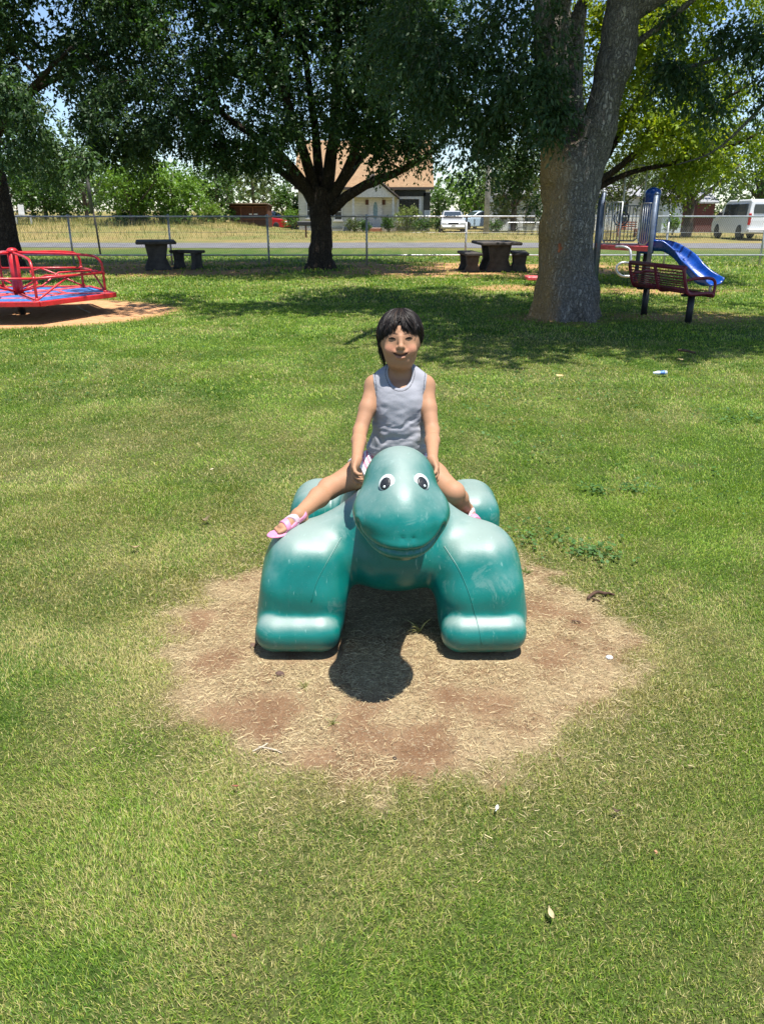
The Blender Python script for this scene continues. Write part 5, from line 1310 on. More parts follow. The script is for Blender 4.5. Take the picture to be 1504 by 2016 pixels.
    for i, p in enumerate(path):
        d = (path[min(i + 1, len(path) - 1)] - path[max(i - 1, 0)]).normalized(); s = d.cross(z).normalized(); u = s.cross(d).normalized()
        sec = []
        for k in range(K):
            a_ = math.pi * (1.0 + k / (K - 1)); sec.append((math.cos(a_) * wds[i], math.sin(a_) * dep[i] + dep[i] * .6))
        sec = [(sec[0][0] - .035, sec[0][1] + .0), (sec[0][0] - .02, sec[0][1] + .02)] + sec + [(sec[-1][0] + .02, sec[-1][1] + .02), (sec[-1][0] + .035, sec[-1][1])]
        out = [(x * 1.0 + (.018 if x > 0 else -.018), y - .03) for x, y in sec[2:-2]][::-1]
        sec += out
        for x, y in sec: V.append(p + s * x + u * y)
    KK = len(sec)
    for i in range(len(path) - 1):
        for k in range(KK): Q.append((i * KK + k, i * KK + (k + 1) % KK, (i + 1) * KK + (k + 1) % KK, (i + 1) * KK + k))
    Q += [tuple(range(KK - 1, -1, -1)), tuple((len(path) - 1) * KK + k for k in range(KK))]
    MB().add(V, Q, True).build('slide', M_slide, root)
    e = path[-3]; MB().tube([Vector((e.x, e.y, -.03)), e - z * .04], .03, 8).build('slide_leg', M_pipe, root)
    # bent climbing loops at the near side
    lp = [L(1239, 497, 15.35), L(1242, 487, 15.35), L(1228, 482, 15.45)]
    MB().tube(bez([L(1240, 530, 15.2), L(1241, 505, 15.2), L(1239, 492, 15.25), L(1228, 486, 15.3), L(1212, 486, 15.5)], 5), .024, 8).build('loop_handle', M_galv, root)
    MB().tube(bez([L(1245, 519, 15.0), L(1225, 517, 15.0), L(1214, 524, 15.0), L(1214, 535, 15.0), L(1224, 543, 15.0), L(1245, 544, 15.0)], 5), .022, 8).build('loop_handle', M_galv, root)
    # low red step and its post on the far side of the trunk
    a = L(1045, 547, 16.2); MB().box(a + Vector((.35, 0, 0)), (.90, .38, .07), bev=.015).build('low_step', M_redf, root)
    for xx in (.3, .6): MB().tube([Vector((a.x + xx, a.y, -.03)), Vector((a.x + xx, a.y, a.z - .02))], .04, 8).build('step_post', M_post, root)
play()

# ------------------------------------------------------------------ red slatted bench by the big tree
def red_bench():
    a = G(1265, 618); b = G(1355, 637); a.z = b.z = 0; mid = (a + b) / 2; ang = math.atan2(b.y - a.y, b.x - a.x)
    root = thing('park_bench', 'dark red slatted metal bench on two black posts beside the big trunk', 'bench', mid, ang)
    # local x runs along the bench (towards the camera), local +y is the sitting side (screen right)
    Lh = .63; sgn = 1
    for x in (-.52, .52):
        q = MB().tube([(x, .0, -.05), (x, .0, .36)], .045, 12).build('leg', M_black, root)
        MB().box((x, .03, .365), (.09, .34, .03), bev=.006).build('seat_bracket', M_black, root)
    prof = lambda y, z: Vector((0, y, z))
    backP = [(-.22, .72), (-.25, .70), (-.21, .55), (-.17, .44), (-.13, .395), (-.06, .385), (.16, .395), (.23, .38), (.245, .355)]
    m = MB()
    for x0, x1 in ((-Lh, -.03), (.03, Lh)):
        for t_ in np.linspace(0.03, .97, 30):
            k = t_ * (len(backP) - 1); i = int(k); f_ = k - i; y = backP[i][0] * (1 - f_) + backP[min(i + 1, 8)][0] * f_; z = backP[i][1] * (1 - f_) + backP[min(i + 1, 8)][1] * f_
            m.tube([(x0, y, z), (x1, y, z)], .0085, 5)
    m.build('slats', M_maroon, root)
    for x in (-Lh, 0, Lh):
        MB().tube(bez([(x, y, z) for y, z in backP], 3), .024, 8).build('side_frame', M_maroon, root)
    m = MB(); m.tube([(-Lh, -.235, .715), (Lh, -.235, .715)], .03, 8); m.build('top_rail', M_maroon, root)
    m = MB(); m.tube([(-Lh, .245, .355), (Lh, .245, .355)], .022, 8); m.build('front_rail', M_maroon, root)
    for x in (-Lh, Lh):
        MB().tube(bez([(x, -.20, .56), (x, -.05, .585), (x, .14, .585), (x, .22, .56), (x, .25, .50), (x, .245, .37)], 4), .020, 8).build('armrest', M_maroon, root)
red_bench()

# ------------------------------------------------------------------ house beyond the road
def house():
    O = Vector((-1.3, 61.5, 0)); root = thing('house', 'pale sided house with brown shingle roof and gabled porch behind the middle tree', 'house', O)
    xl, xr = W(588, 440, 61).x - O.x, W(846, 440, 61).x - O.x; zE = 2.95
    t = NT('pale_siding'); pos = t.pos(True); sp = t.n('ShaderNodeSeparateXYZ'); t.l(pos, sp.inputs[0])
    wv = t.math('FRACT', t.math('MULTIPLY', sp.outputs[2], 5.2)); n1 = t.noise(pos, 1.2, 5); n2 = t.noise(pos, 14, 4)
    c = t.mix(t.ramp(n1, .3, .7), (.56, .53, .44), (.66, .64, .56)); c = t.mix(t.ramp(n2, .5, .8, 0, .5), c, (.42, .39, .31)); c = t.mix(t.ramp(wv, .90, 1.0, 0, .5), c, (.25, .23, .19))
    t.pbr(c, .8, 0, t.bump(wv, .6, .03), .2); sid = t.m
    t = NT('shingles'); pos = t.pos(True); br = t.n('ShaderNodeTexBrick'); t.l(pos, br.inputs['Vector']); br.inputs['Scale'].default_value = 3.0
    br.inputs['Color1'].default_value = (.24, .165, .095, 1); br.inputs['Color2'].default_value = (.31, .215, .125, 1); br.inputs['Mortar'].default_value = (.20, .10, .05, 1); br.inputs['Mortar Size'].default_value = .03
    br.inputs['Row Height'].default_value = .3; n1 = t.noise(pos, 6, 5)
    t.pbr(t.mix(t.ramp(n1, .4, .8, 0, .5), br.outputs[0], (.28, .15, .08)), .9, 0, None, .2); shg = t.m
    trim = paint('house_trim', (.62, .60, .56), .7, var=.2); dark = paint('dark_window', (.012, .014, .018), .12, var=.3, bump=0, spec=.6); dbr = paint('dark_fascia', (.05, .04, .035), .8)
    D = 7.5
    m = MB(); m.box(((xl + xr) / 2, D / 2, zE / 2 - .05), (xr - xl, D, zE + .1)); m.build('wall', sid, root)
    m = MB(); ov = .25; zr = 6.3; yE = -.45
    for sg, ya, za, yb, zb in ((1, yE, zE - .05, D / 2, zr), (-1, D - yE, zE - .05, D / 2, zr)):
        q = [Vector((xl - ov, ya, za)), Vector((xr + ov, ya, za)), Vector((xr + ov, yb, zb)), Vector((xl - ov, yb, zb))]
        u = Vector((0, 0, .14)); m.add(q + [v + u for v in q], [(0, 1, 2, 3), (4, 5, 6, 7), (0, 1, 5, 4), (1, 2, 6, 5), (2, 3, 7, 6), (3, 0, 4, 7)])
    rf = m.build('roof', shg, root)
    m = MB(); m.prism([(0.01, zE - .05), (D - .01, zE - .05), (D / 2, zr)], 'x', xl + .02, xr - .02); m.build('gable_wall', sid, root)
    MB().box(((xl + xr) / 2, yE - .02, zE - .02), (xr - xl + 2 * ov, .05, .16)).build('fascia', dbr, rf)
    lx = lambda px, Y=61: W(px, 440, Y).x - O.x
    # porch with gable
    pc = lx(735); pw = 3.5; yp = -1.35
    m = MB(); m.prism([(pc - pw / 2 + .12, 2.33), (pc + pw / 2 - .12, 2.33), (pc, 3.62)], 'y', yp + .12, -.05); m.build('porch_gable', trim, root)
    m = MB()
    for s in (-1, 1):
        q = [Vector((pc + s * (pw / 2 + .15), yp - .1, 2.22)), Vector((pc, yp - .1, 3.80)), Vector((pc, 1.0, 3.80)), Vector((pc + s * (pw / 2 + .15), 1.0, 2.22))]; u = Vector((0, 0, .11))
        m.add(q + [v + u for v in q], [(0, 1, 2, 3), (4, 5, 6, 7), (0, 1, 5, 4), (1, 2, 6, 5), (2, 3, 7, 6), (3, 0, 4, 7)])
    m.build('porch_roof', shg, root)
    m = MB()
    for s in (-1, 1): m.tube([(pc + s * (pw / 2 + .15), yp - .13, 2.22), (pc, yp - .13, 3.82)], .07, 4)
    m.build('porch_bargeboard', dbr, root)
    for x in (pc - pw / 2 + .3, pc + pw / 2 - .3): MB().box((x, yp + .2, 1.15), (.14, .14, 2.34)).build('porch_post', trim, root)
    MB().box((pc, yp / 2, .14), (pw - .2, -yp, .28)).build('porch_floor', paint('porch_concrete', (.38, .34, .29), .9), root)
    MB().box((pc + .1, yp - .2, .10), (1.1, .5, .20)).build('brick_step', paint('brick_red', (.32, .12, .07), .9, var=.3), root)
    dx = lx(739); d = MB().box((dx, -.06, 1.27), (.98, .08, 2.02)).build('door', trim, root)
    MB().box((dx, -.03, 1.30), (1.22, .06, 2.16)).build('door_frame', paint('door_surround', (.50, .47, .42), .7), d)
    m = MB(); K = 20; m.add([(dx + .17 * math.cos(6.283 * k / K), -.112, 1.42 + .62 * math.sin(6.283 * k / K)) for k in range(K)] + [(dx + .17 * math.cos(6.283 * k / K), -.09, 1.42 + .62 * math.sin(6.283 * k / K)) for k in range(K)],
                            [tuple(range(K))] + [(k, (k + 1) % K, K + (k + 1) % K, K + k) for k in range(K)]); m.build('oval_glass', paint('leaded_glass', (.22, .33, .36), .2, var=.3), d)
    for px in (723, 755): MB().box((lx(px), -.06, 2.0), (.26, .06, .34)).build('wall_plaque', paint('plaque', (.09, .035, .02), .7), root)
    # windows
    def window(px0, px1, z0, z1, fw=.10, mull=False):
        a, b = lx(px0), lx(px1); w = MB()
        w.box(((a + b) / 2, -.05, z1 - fw / 2), (b - a, .10, fw)); w.box(((a + b) / 2, -.05, z0 + fw / 2), (b - a, .10, fw))
        w.box((a + fw / 2, -.05, (z0 + z1) / 2), (fw, .10, z1 - z0 - 2 * fw)); w.box((b - fw / 2, -.05, (z0 + z1) / 2), (fw, .10, z1 - z0 - 2 * fw))
        if mull: w.box(((a + b) / 2, -.045, (z0 + z1) / 2), (b - a - 2 * fw, .07, .05))
        o = w.build('window', trim, root); MB().box(((a + b) / 2, -.012, (z0 + z1) / 2), (b - a - 2 * fw, .03, z1 - z0 - 2 * fw)).build('pane', dark, o)
        MB().box(((a + b) / 2, -.09, z0 - .04), (b - a + .12, .18, .07)).build('sill', trim, o)
    window(781, 829, .62, 2.38, .16); window(657, 674, .75, 1.95, .08, True); window(603, 617, .9, 1.95, .08, True)
    MB().box(((lx(778) + lx(836)) / 2, -.04, 2.62), (lx(836) - lx(776), .06, .42)).build('dark_band', dark, root)
    MB().box((lx(840), -.04, 1.9), (.50, .06, 1.5)).build('dark_side_panel', dark, root)
    MB().box((lx(841), -.09, 1.05), (.46, .12, .8)).build('louvred_shutter', trim, root)
    MB().box(((xl + xr) / 2, -.03, .12), (xr - xl + .04, .1, .28)).build('foundation', paint('foundation', (.34, .32, .29), .95), root)
house()

# white outbuilding and low white building at the right
def shed(px0, px1, Y, h, label, name, wallm, roofm, win=()):
    a, b = W(px0, 440, Y).x, W(px1, 440, Y).x; O = Vector(((a + b) / 2, Y, 0)); root = thing(name, label, 'building', O); w = b - a; D = 4.0
    MB().box((0, D / 2, h / 2 - .05), (w, D, h + .1)).build('wall', wallm, root)
    m = MB()
    for ya, yb in ((-.25, D / 2), (D + .25, D / 2)):
        q = [Vector((-w / 2 - .15, ya, h - .02)), Vector((w / 2 + .15, ya, h - .02)), Vector((w / 2 + .15, yb, h + w * .0 + .8)), Vector((-w / 2 - .15, yb, h + .8))]; u = Vector((0, 0, .1))
        m.add(q + [v + u for v in q], [(0, 1, 2, 3), (4, 5, 6, 7), (0, 1, 5, 4), (1, 2, 6, 5), (2, 3, 7, 6), (3, 0, 4, 7)])
    m.build('roof', roofm, root)
    m = MB(); m.prism([(.01, h - .02), (D - .01, h - .02), (D / 2, h + .8)], 'x', -w / 2 + .02, w / 2 - .02); m.build('gable_wall', wallm, root)
    for p0, p1, z0, z1, nm in win:
        x0, x1 = W(p0, 440, Y).x - O.x, W(p1, 440, Y).x - O.x
        f_ = MB().box(((x0 + x1) / 2, -.03, (z0 + z1) / 2), (x1 - x0 + .12, .06, z1 - z0 + .12)).build(nm, paint('house_trim', (.62, .60, .56)), root)
        MB().box(((x0 + x1) / 2, -.07, (z0 + z1) / 2), (x1 - x0, .03, z1 - z0)).build('pane', M_glass, f_)
white = paint('white_siding', (.62, .64, .64), .7, var=.2, scale=3); gref = paint('grey_roof', (.26, .26, .27), .9, var=.3)
shed(968, 1175, 63, 2.5, 'long low white building with grey roof behind the big trunk', 'building', white, gref, ((1032, 1052, .5, 1.9, 'window'), (985, 997, .9, 1.9, 'window')))
shed(1178, 1262, 64, 2.4, 'white building with dark doorway seen through the playground bars', 'building', white, gref, ((1222, 1232, .1, 2.0, 'doorway'),))
shed(1302, 1340, 56, 2.0, 'small white shed left of the dark olive tree', 'shed', paint('pale_blue_wall', (.55, .62, .68), .7, var=.15), gref, ())
shed(1368, 1402, 57, 1.9, 'little dark red shed between the olive tree and the white van', 'shed', paint('dark_red_wall', (.12, .035, .03), .8, var=.3), gref, ())

# ------------------------------------------------------------------ vehicles
def extrude_body(m, prof, hw, top_in=.0, ztop=1.0, zbelt=.5, segs=None):
    """side profile (x,z) loop extruded across y, its upper points drawn in by top_in"""
    n = len(prof); V = []
    for s in (-1, 1):
        for x, z in prof:
            k = max(0, (z - zbelt) / (ztop - zbelt)); V.append((x, s * (hw - top_in * k), z))
    m.add(V, [tuple(range(n)), tuple(range(2 * n - 1, n - 1, -1))] + [(i, n + i, n + (i + 1) % n, (i + 1) % n) for i in range(n)], False)
def wheel(root, x, y, r, w=.20):
    q = MB(); rot = Matrix.Rotation(R(90), 3, 'X')
    o = q.lathe((x, y, r), [(r * .55, -w / 2), (r * .9, -w / 2), (r, -w * .35), (r, w * .35), (r * .9, w / 2), (r * .55, w / 2)], 20, rot=rot).build('wheel', M_rubber, root)
    MB().lathe((x, y, r), [(r * .56, -w * .46), (r * .5, -w * .40), (r * .15, -w * .5), (r * .15, w * .5), (r * .5, w * .40), (r * .56, w * .46)], 14, rot=rot).build('rim', M_galv, o)
def sedan(loc, rz, label, col, cat='car', grp='cars and vans parked beyond the road', old=False):
    root = thing('parked_car', label, cat, loc, rz, grp)
    body = [(2.25, .30), (2.28, .52), (2.20, .70), (1.95, .80), (1.15, .90), (.95, .92), (-1.35, .94), (-2.15, .92), (-2.28, .70), (-2.28, .35), (-2.1, .25), (2.1, .22)]
    m = MB(); extrude_body(m, body, .90, .10, .94, .55); m.build('body', col, root, bevel=.05)
    cab = [(1.12, .88), (.35, 1.36), (.10, 1.42), (-.75, 1.42), (-1.05, 1.36), (-1.75, .90)]
    m = MB(); extrude_body(m, cab, .80, .20, 1.42, .9); m.build('roof', col, root, bevel=.05)
    gm_ = MB(); gm_.add([(1.10, -.70, .93), (1.10, .70, .93), (.40, .57, 1.355), (.40, -.57, 1.355)], [(0, 1, 2, 3)]); gm_.add([(1.07, -.70, .91), (1.07, .70, .91), (.37, .57, 1.33), (.37, -.57, 1.33)], [(3, 2, 1, 0)]); gm_.build('windscreen', M_glass, root)
    for s in (-1, 1):
        w = MB(); w.prism([(.95, .96), (.35, 1.32), (-.78, 1.34), (-1.05, 1.30), (-1.5, .96)], 'y', s * .70, s * .775); w.build('side_window', M_glass, root)
        h = MB().box((2.20, s * .66, .62), (.14, .36, .15), bev=.04).build('headlight', paint('lamp_glass', (.75, .77, .78), .15, bump=0), root)
        MB().box((-2.25, s * .68, .72), (.08, .30, .16), bev=.02).build('tail_light', paint('red_lamp', (.4, .01, .01), .2, bump=0), root)
        MB().box((.78, s * .96, .98), (.12, .18, .13), bev=.03).build('mirror', col, root)
        for x in (1.42, -1.38): wheel(root, x, s * .80, .31)
    MB().box((2.235, 0, .60), (.09, .72, .13), bev=.02).build('grille', M_black, root)
    MB().box((2.26, 0, .36), (.10, 1.62, .18), bev=.04).build('bumper', col, root)
    MB().box((2.312, 0, .40), (.02, .32, .11)).build('licence_plate', paint('plate', (.6, .6, .58), .5), root)
    return root
silver = paint('silver_paint', (.55, .55, .53), .3, .3, var=.06, bump=0, coat=.4); whitep = paint('white_paint', (.74, .75, .75), .3, 0, var=.06, bump=0, coat=.4, dirt=(.6, .6, .58))
redp = paint('red_paint', (.42, .012, .015), .3, 0, var=.1, bump=0, coat=.4); bluep = paint('pale_blue_paint', (.42, .55, .68), .3, .2, var=.1, bump=0, coat=.4)
p = G(894, 457.5); sedan((p.x, p.y + 2.2, 0), R(-92), 'silver sedan facing the park right of the pale house', silver)
p = W(555, 455, 63); sedan((p.x - 1.2, 64, 0), R(-28), 'bright red car half hidden behind the brown wooden crate', redp)
p = W(945, 440, 66); sedan((p.x, 67, 0), R(200), 'pale blue car behind the silver sedan', bluep)
def van():
    p = G(1464, 474); O = Vector((p.x + 1.09, p.y + 2.45, 0)); root = thing('parked_van', 'white van seen from behind under the trees at the right edge', 'van', O, R(87), 'cars and vans parked beyond the road')
    # local +x is the nose
    prof = [(2.55, .35), (2.6, .75), (2.45, 1.02), (1.65, 1.16), (1.05, 1.80), (.75, 1.93), (-2.2, 1.95), (-2.42, 1.88), (-2.50, .95), (-2.50, .42), (-2.3, .32), (2.3, .30)]
    m = MB(); extrude_body(m, prof, .97, .16, 1.95, 1.0); m.build('body', whitep, root, bevel=.06)
    for s in (-1, 1):
        for x0, x1 in ((1.0, .25), (.15, -.85), (-.95, -2.1)):
            w = MB(); xx = min(x0, .95); w.prism([(x0, 1.18), (min(x0, .82) if x0 > .9 else x0, 1.72), (x1, 1.74), (x1, 1.18)], 'y', s * .86, s * .935); w.build('side_window', M_glass, root)
        for x in (1.62, -1.55): wheel(root, x, s * .88, .37, .24)
        MB().box((-2.50, s * .86, 1.02), (.07, .14, .55), bev=.02).build('tail_light', paint('red_lamp', (.4, .01, .01)), root)
        MB().box((2.50, s * .72, .80), (.12, .34, .2), bev=.03).build('headlight', paint('lamp_glass', (.75, .77, .78)), root)
        MB().box((1.15, s * 1.06, 1.25), (.12, .2, .22), bev=.03).build('mirror', M_black, root)
    m = MB(); 
    for s in (-1, 1):
        w = MB(); w.box((-2.475, s * .38, 1.50), (.05, .62, .44), bev=.02); w.build('rear_window', M_glass, root)
    MB().box((-2.60, 0, .48), (.22, 1.86, .20), bev=.04).build('rear_bumper', paint('bumper_white', (.6, .6, .6), .4), root)
    MB().box((-2.715, 0, .50), (.02, .32, .13)).build('licence_plate', paint('plate', (.6, .6, .58)), root)
    MB().box((-2.505, 0, 1.1), (.03, .02, 1.2)).build('door_gap', M_black, root)
    MB().add([(1.60, -.78, 1.17), (1.60, .78, 1.17), (1.10, .72, 1.75), (1.10, -.72, 1.75)], [(0, 1, 2, 3)]).build('windscreen', M_glass, root)
van()

# brown wooden crate trailer beyond the road
def crate():
    p = G(492, 456); O = Vector((p.x, p.y + .7, 0)); root = thing('wooden_crate', 'large brown open fronted wooden crate with slanted lid left of the red car', 'crate', O, R(-6)); w, d, h1, h2 = 2.75, 1.5, 1.75, 1.95
    MB().box((0, d / 2 - .03, h1 / 2), (w, .06, h1)).build('back_board', M_wood, root)
    MB().box((0, -d / 2 + .35, h1 / 2), (w - .1, .05, h1 - .1)).build('front_board', paint('dark_board', (.085, .032, .016), .9, var=.4), root)
    m = MB()
    for x in (-w / 2, -w * .20, w * .12, w / 2 - .02): m.box((x, -d / 2 + .28, h1 / 2), (.10, .10, h1))
    for z in (.06, .85, h1 - .05): m.box((0, -d / 2 + .24, z), (w + .1, .08, .10))
    m.build('frame', M_wood, root)
    for s in (-1, 1): MB().prism([(-d / 2 + .3, .02), (d / 2, .02), (d / 2, h1 - .02), (-d / 2 + .3, h1 + .05)], 'x', s * (w / 2 + .03) - .03, s * (w / 2 + .03) + .03).build('side_board', M_wood, root)
    MB().box((0, -.05, h1 + .08), (w + .25, d + .2, .06), Matrix.Rotation(R(-5), 3, 'X')).build('lid', paint('weathered_lid', (.24, .17, .12), .9, var=.4), root)
    MB().box((.35, -d / 2 + .31, 1.18), (.62, .03, .09)).build('white_strip', white, root)
    for x in (-.9, .9):
        MB().box((x, 0, .03), (.12, d, .10)).build('skid', M_wood, root)
crate()

# patio table and chairs before the white building; garden seat and bench at the far left
def patio():
    p = G(1030, 462); O = Vector((p.x, p.y, 0)); t_ = thing('patio_table', 'pale metal patio table on thin legs in front of the white building', 'table', O)
    MB().box((0, 0, .73), (2.2, .8, .04), bev=.01).build('table_top', M_galv, t_)
    for x in (-.95, .95):
        for y in (-.3, .3): MB().tube([(x, y, 0), (x * .95, y * .9, .72)], .025, 6).build('leg', M_galv, t_)
    def chair(dx, label):
        c = thing('patio_chair', label, 'chair', O + Vector((dx, -.75, 0)), R(180), 'metal patio chairs')
        m = MB(); m.box((0, 0, .42), (.48, .46, .03), bev=.01); m.build('seat', M_black, c)
        m = MB(); m.tube([(-.24, .23, .42), (-.24, .30, .85), (.24, .30, .85), (.24, .23, .42)], .018, 6)
        for k in range(-2, 3): m.tube([(k * .08, .24, .44), (k * .08, .30, .85)], .010, 5)
        m.build('backrest', M_black, c)
        for x in (-.22, .22):
            for y in (-.2, .22): MB().tube([(x, y, 0), (x, y, .42)], .018, 6).build('leg', M_black, c)
    chair(-.25, 'black metal patio chair at the middle of the patio table'); chair(.62, 'black metal patio chair at the right end of the patio table')
patio()
def garden_bench(px, py, label, mat, grp=None, s=1.0):
    p = G(px, py); c = thing('garden_bench', label, 'bench', (p.x, p.y, float(gh(p.x, p.y))), R(8), grp)
    MB().box((0, 0, .42 * s), (1.3 * s, .45 * s, .05), bev=.01).build('seat', mat, c)
    m = MB()
    for k in range(3): m.box((0, .24 * s, (.58 + .14 * k) * s), (1.3 * s, .03, .08 * s))
    m.build('backrest', mat, c)
    for x in (-.6, .6):
        for y in (-.18, .2): MB().box((x * s, y * s, .22 * s), (.06, .06, .44 * s)).build('leg', mat, c)
        MB().box((x * s, 0, .64 * s), (.07, .5 * s, .04)).build('armrest', mat, c)
garden_bench(50, 447, 'dark slatted garden bench behind the fence at the far left', M_wood)
def wchair():
    p = W(46, 420, 52); c = thing('garden_chair', 'white tall backed garden chair behind the dark bench at far left', 'chair', (p.x, 52, float(gh(p.x, 52))), R(20))
    w_ = paint('white_paint_wood', (.42, .42, .40), .7, var=.2)
    MB().box((0, 0, .5), (.9, .8, .08)).build('seat', w_, c); MB().box((-.1, .4, .85), (.35, .08, .6), Matrix.Rotation(R(-12), 3, 'X')).build('backrest', w_, c)
    for x in (-.42, .42):
        MB().box((x, 0, .8), (.12, .9, .05)).build('armrest', w_, c)
        for y in (-.35, .35): MB().box((x, y, .25), (.08, .08, .5)).build('leg', w_, c)
wchair()
# small dark mail box left of the middle trunk
p = G(603, 468); mb_ = thing('mailbox', 'dark flat roadside mailbox seen left of the middle trunk', 'mailbox', (p.x, p.y, 0))
h_ = W(603, 440, p.y).z
MB().box((0, 0, h_), (.95, .35, .24), bev=.04).build('box', M_black, mb_); MB().tube([(0, 0, -.05), (0, 0, h_ - .1)], .05, 8).build('post', M_wood, mb_)
# red slatted bench seen through the bars
p = G(1232, 466); c = thing('garden_bench', 'orange wooden garden seat seen through the playground bars', 'bench', (p.x, p.y, 0)); mo = paint('orange_wood', (.40, .13, .06), .8, var=.3)
MB().box((0, 0, .42), (1.2, .4, .05)).build('seat', mo, c)
m = MB()
for k in range(3): m.box((0, .2, .55 + .12 * k), (1.2, .03, .07))
m.build('backrest', mo, c)
for x in (-.5, .5): MB().box((x, 0, .2), (.08, .4, .4)).build('leg', mo, c)

# ------------------------------------------------------------------ litter
def bottle():
    p = G(1299, 742); root = thing('plastic_bottle', 'crushed clear plastic water bottle with blue label lying on the grass', 'bottle', (p.x, p.y, .038), R(-170)); root.scale = (.68, .74, .74)
    rot = Matrix.Rotation(R(90), 3, 'Y'); t = NT('clear_plastic'); t.pbr((.80, .86, .90), .12, 0, t.bump(t.noise(t.pos(True), 60, 2), .6, .01), .6, trans=.45); cp = t.m
    MB().lathe((0, 0, 0), [(.022, -.085), (.031, -.078), (.032, -.03), (.027, -.005), (.031, .02), (.031, .05), (.016, .082), (.012, .092)], 18, sx=.8, rot=rot).build('body', cp, root)
    MB().lathe((0, 0, 0), [(.0325, -.045), (.0325, -.03), (.0280, -.005), (.0318, .018), (.0318, .022)], 18, sx=.8, rot=rot).build('label', paint('blue_label', (.10, .22, .50), .4, var=.5, scale=60), root)
    MB().lathe((0, 0, 0), [(.013, .09), (.014, .094), (.014, .107), (.005, .108)], 12, rot=rot).build('cap', paint('cap_white', (.8, .82, .84), .4), root)
bottle()
def leaf(px, py, L, col, label, z=.035, n=1, cat='leaf', curl=.4, grp='dry leaves lying on the lawn'):
    p = G(px, py); a = rng.uniform(0, 6.28); m = MB(); K = 7; V = []
    for i in range(K):
        t_ = i / (K - 1); w_ = math.sin(math.pi * min(1, t_ * .92 + .04)) ** .8 * L * .24
        zc = L * curl * (t_ - .5) ** 2 * 1.6
        for s in (-1, 0, 1): V.append(((t_ - .5) * L, s * w_, zc + abs(s) * w_ * .5)); 
    top = [tuple((v[0], v[1], v[2] + .0012)) for v in V]
    Q = [(i * 3 + k, i * 3 + k + 1, i * 3 + k + 4, i * 3 + k + 3) for i in range(K - 1) for k in (0, 1)]
    m.add(V, [tuple(reversed(q)) for q in Q], True); m.add(top, Q, True)
    m.tube([(-L * .5, 0, L * curl * .4), (-L * .72, .002, L * curl * .3)], .0012, 5)
    o = m.build('dry_leaf', paint('leaf_%d' % int(col[0] * 100), col, .8, var=.3, scale=60)); o.location = (p.x, p.y, float(gh(p.x, p.y)) + z * (.75 if p.y < 4 else 1)); o.rotation_euler = (rng.normal() * .2, rng.normal() * .2, a)
    tag(o, label, 'leaf', grp)
leaf(1102, 748, .085, (.50, .38, .16), 'tan dry leaf on the lawn left of the plastic bottle')
leaf(1337, 716, .075, (.40, .32, .15), 'small tan leaf on the lawn just above the plastic bottle')
leaf(1082, 1817, .024, (.46, .36, .20), 'pale tan leaf low in the near lawn', .03)
leaf(1211, 1608, .020, (.07, .04, .025), 'small dark curled leaf in the near lawn right of the bare patch', .028, curl=1.2)
leaf(404, 1036, .05, (.16, .12, .06), 'brown curled leaf on the lawn left of the turtle', .03, curl=1.2)
leaf(268, 1088, .04, (.28, .20, .10), 'small brown leaf far left of the turtle', .03, curl=.8)
leaf(977, 1608, .017, (.72, .72, .66), 'scrap of pale leaf at the lower edge of the bare patch', .03)
leaf(463, 1861, .013, (.20, .11, .05), 'tiny brown leaf in the near lawn at the left', .03)
leaf(1288, 1690, .016, (.45, .22, .12), 'tiny rust coloured leaf in the near lawn at the right', .03)
leaf(466, 1562, .017, (.26, .09, .05), 'small reddish leaf just below left of the bare patch', .028)
leaf(418, 936, .03, (.62, .54, .38), 'bleached leaf on the lawn beyond the left foot', .03)
# bark strip, pods, twigs and stones
def rod(pts, r, col, name, label, cat, n=5, grp=None, lift=.01, rr=None):
    P = [G(a, b) for a, b in pts]; O = P[0].copy(); m = MB(); Q = bez([p - O + Vector((0, 0, lift + .004 * rng.normal())) for p in P], 4)
    rs = [r * (1 - .55 * abs(i / (len(Q) - 1) - .4)) for i in range(len(Q))]
    m.tube(Q, rs, n); o = m.build(name, paint(name + '_mat%d' % int(col[0] * 100), col, .9, var=.4, scale=30)); o.location = (O.x, O.y, float(gh(O.x, O.y))); tag(o, label, cat, grp); return o
rod([(1333, 696), (1350, 698), (1367, 702)], .016, (.14, .08, .05), 'twig', 'short dark stick on shaded grass right of the big trunk', 'stick', lift=.045)
rod([(1156, 1184), (1163, 1176), (1175, 1172), (1188, 1173), (1198, 1170), (1207, 1176)], .0075, (.07, .035, .02), 'seed_pod', 'dark twisted seed pod at the right of the bare patch', 'seed pod', lift=.012)
rod([(1166, 1184), (1174, 1180), (1180, 1184)], .0050, (.10, .055, .03), 'seed_pod', 'short curled seed pod fragment touching the twisted pod', 'seed pod', lift=.010)
rod([(1125, 1225), (1142, 1227)], .0040, (.09, .05, .03), 'twig', 'short dark stick on the bare patch below the twisted pod', 'stick')
rod([(510, 1478), (540, 1481), (556, 1486)], .0028, (.40, .34, .26), 'twig', 'pale grey stick on the lower left of the bare patch', 'stick')
rod([(498, 1488), (520, 1476), (528, 1470)], .0022, (.46, .40, .30), 'twig', 'thin pale stick crossing the lower left of the bare patch', 'stick')
rod([(155, 606), (165, 611), (178, 618)], .012, (.45, .38, .30), 'twig', 'pale stick in the shade beneath the merry-go-round', 'stick', lift=.015)
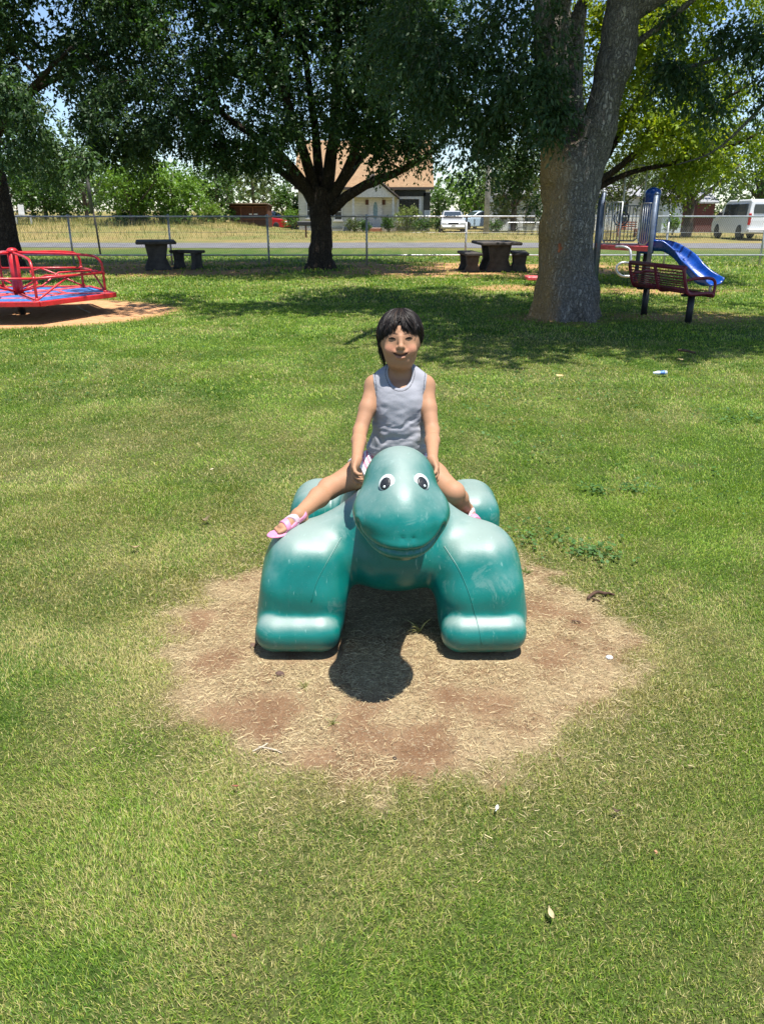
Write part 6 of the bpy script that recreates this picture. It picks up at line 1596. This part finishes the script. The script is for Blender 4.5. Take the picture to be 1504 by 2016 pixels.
def stone(px, py, r, col, label, sc=(1.2, .9, .7), name='stone', cat='stone'):
    p = G(px, py); f = Field((-.05, -.05, -.05), (.05, .05, .05), .0025); f.ell((0, 0, 0), (r * sc[0], r * sc[1], r * sc[2]), 0)
    V, Q = f.mesh(1); V = V + (fbm(V * 60 + px, 2) - .5)[:, None] * vnormals(V, Q) * r * .5
    o = mesh_np(name, V, Q, paint(name + str(px), col, .8, var=.35, scale=60), None, None, True); o.location = (p.x, p.y, float(gh(p.x, p.y)) + r * .45); o.rotation_euler = (0, 0, rng.uniform(0, 3)); tag(o, label, cat)
stone(551, 1330, .0125, (.10, .055, .04), 'dark brown nut on the bare patch below the left front foot', (1.3, .9, .8), 'nut', 'nut')
stone(498, 1274, .0115, (.13, .075, .05), 'brown pebble touching the outer edge of the left front foot')
stone(777, 1498, .0070, (.05, .03, .02), 'tiny dark pebble near the lower middle of the bare patch')
stone(1199, 1295, .010, (.66, .68, .70), 'pale grey pebble at the right edge of the bare patch')
# grass tufts that stand up out of the bare patch
def tuft(px, py, L, n, col, label):
    p = G(px, py); N = n; a = rng.uniform(0, 6.28, N); u = np.linspace(0, 1, 5)[None]; ll = L * rng.uniform(.5, 1.1, (N, 1)); sp_ = rng.uniform(.3, 1.2, (N, 1))
    P = np.stack([np.cos(a)[:, None] * ll * np.sin(sp_) * u ** 1.2, np.sin(a)[:, None] * ll * np.sin(sp_) * u ** 1.2, ll * np.cos(sp_) * u - .25 * ll * u ** 3], -1)
    V, Q, C = ribbons(P, np.broadcast_to(.0011 * (1 - .85 * u ** 2), (N, 5)), np.array(col)[None] * rng.uniform(.7, 1.2, (N, 1)))
    o = mesh_np('grass_tuft', V, Q, gm, None, C); o.location = (p.x, p.y, float(gh(p.x, p.y))); tag(o, label, 'grass tuft', 'grass tufts standing in the bare patch')
tuft(826, 1245, .085, 26, (.42, .40, .16), 'spiky pale tuft beside the right front foot')
tuft(663, 1262, .060, 16, (.45, .38, .18), 'dry tuft at the inner side of the left front foot')
tuft(600, 1355, .045, 22, (.30, .30, .10), 'greenish tuft right of the brown nut')
tuft(1035, 1130, .050, 40, (.12, .20, .04), 'green tuft at the outer side of the right front leg')
tuft(1020, 1128, .045, 30, (.12, .20, .04), 'small green tuft tight against the right front leg')
tuft(655, 1428, .045, 20, (.28, .30, .10), 'low greenish tuft left of the turtle head shadow tip')
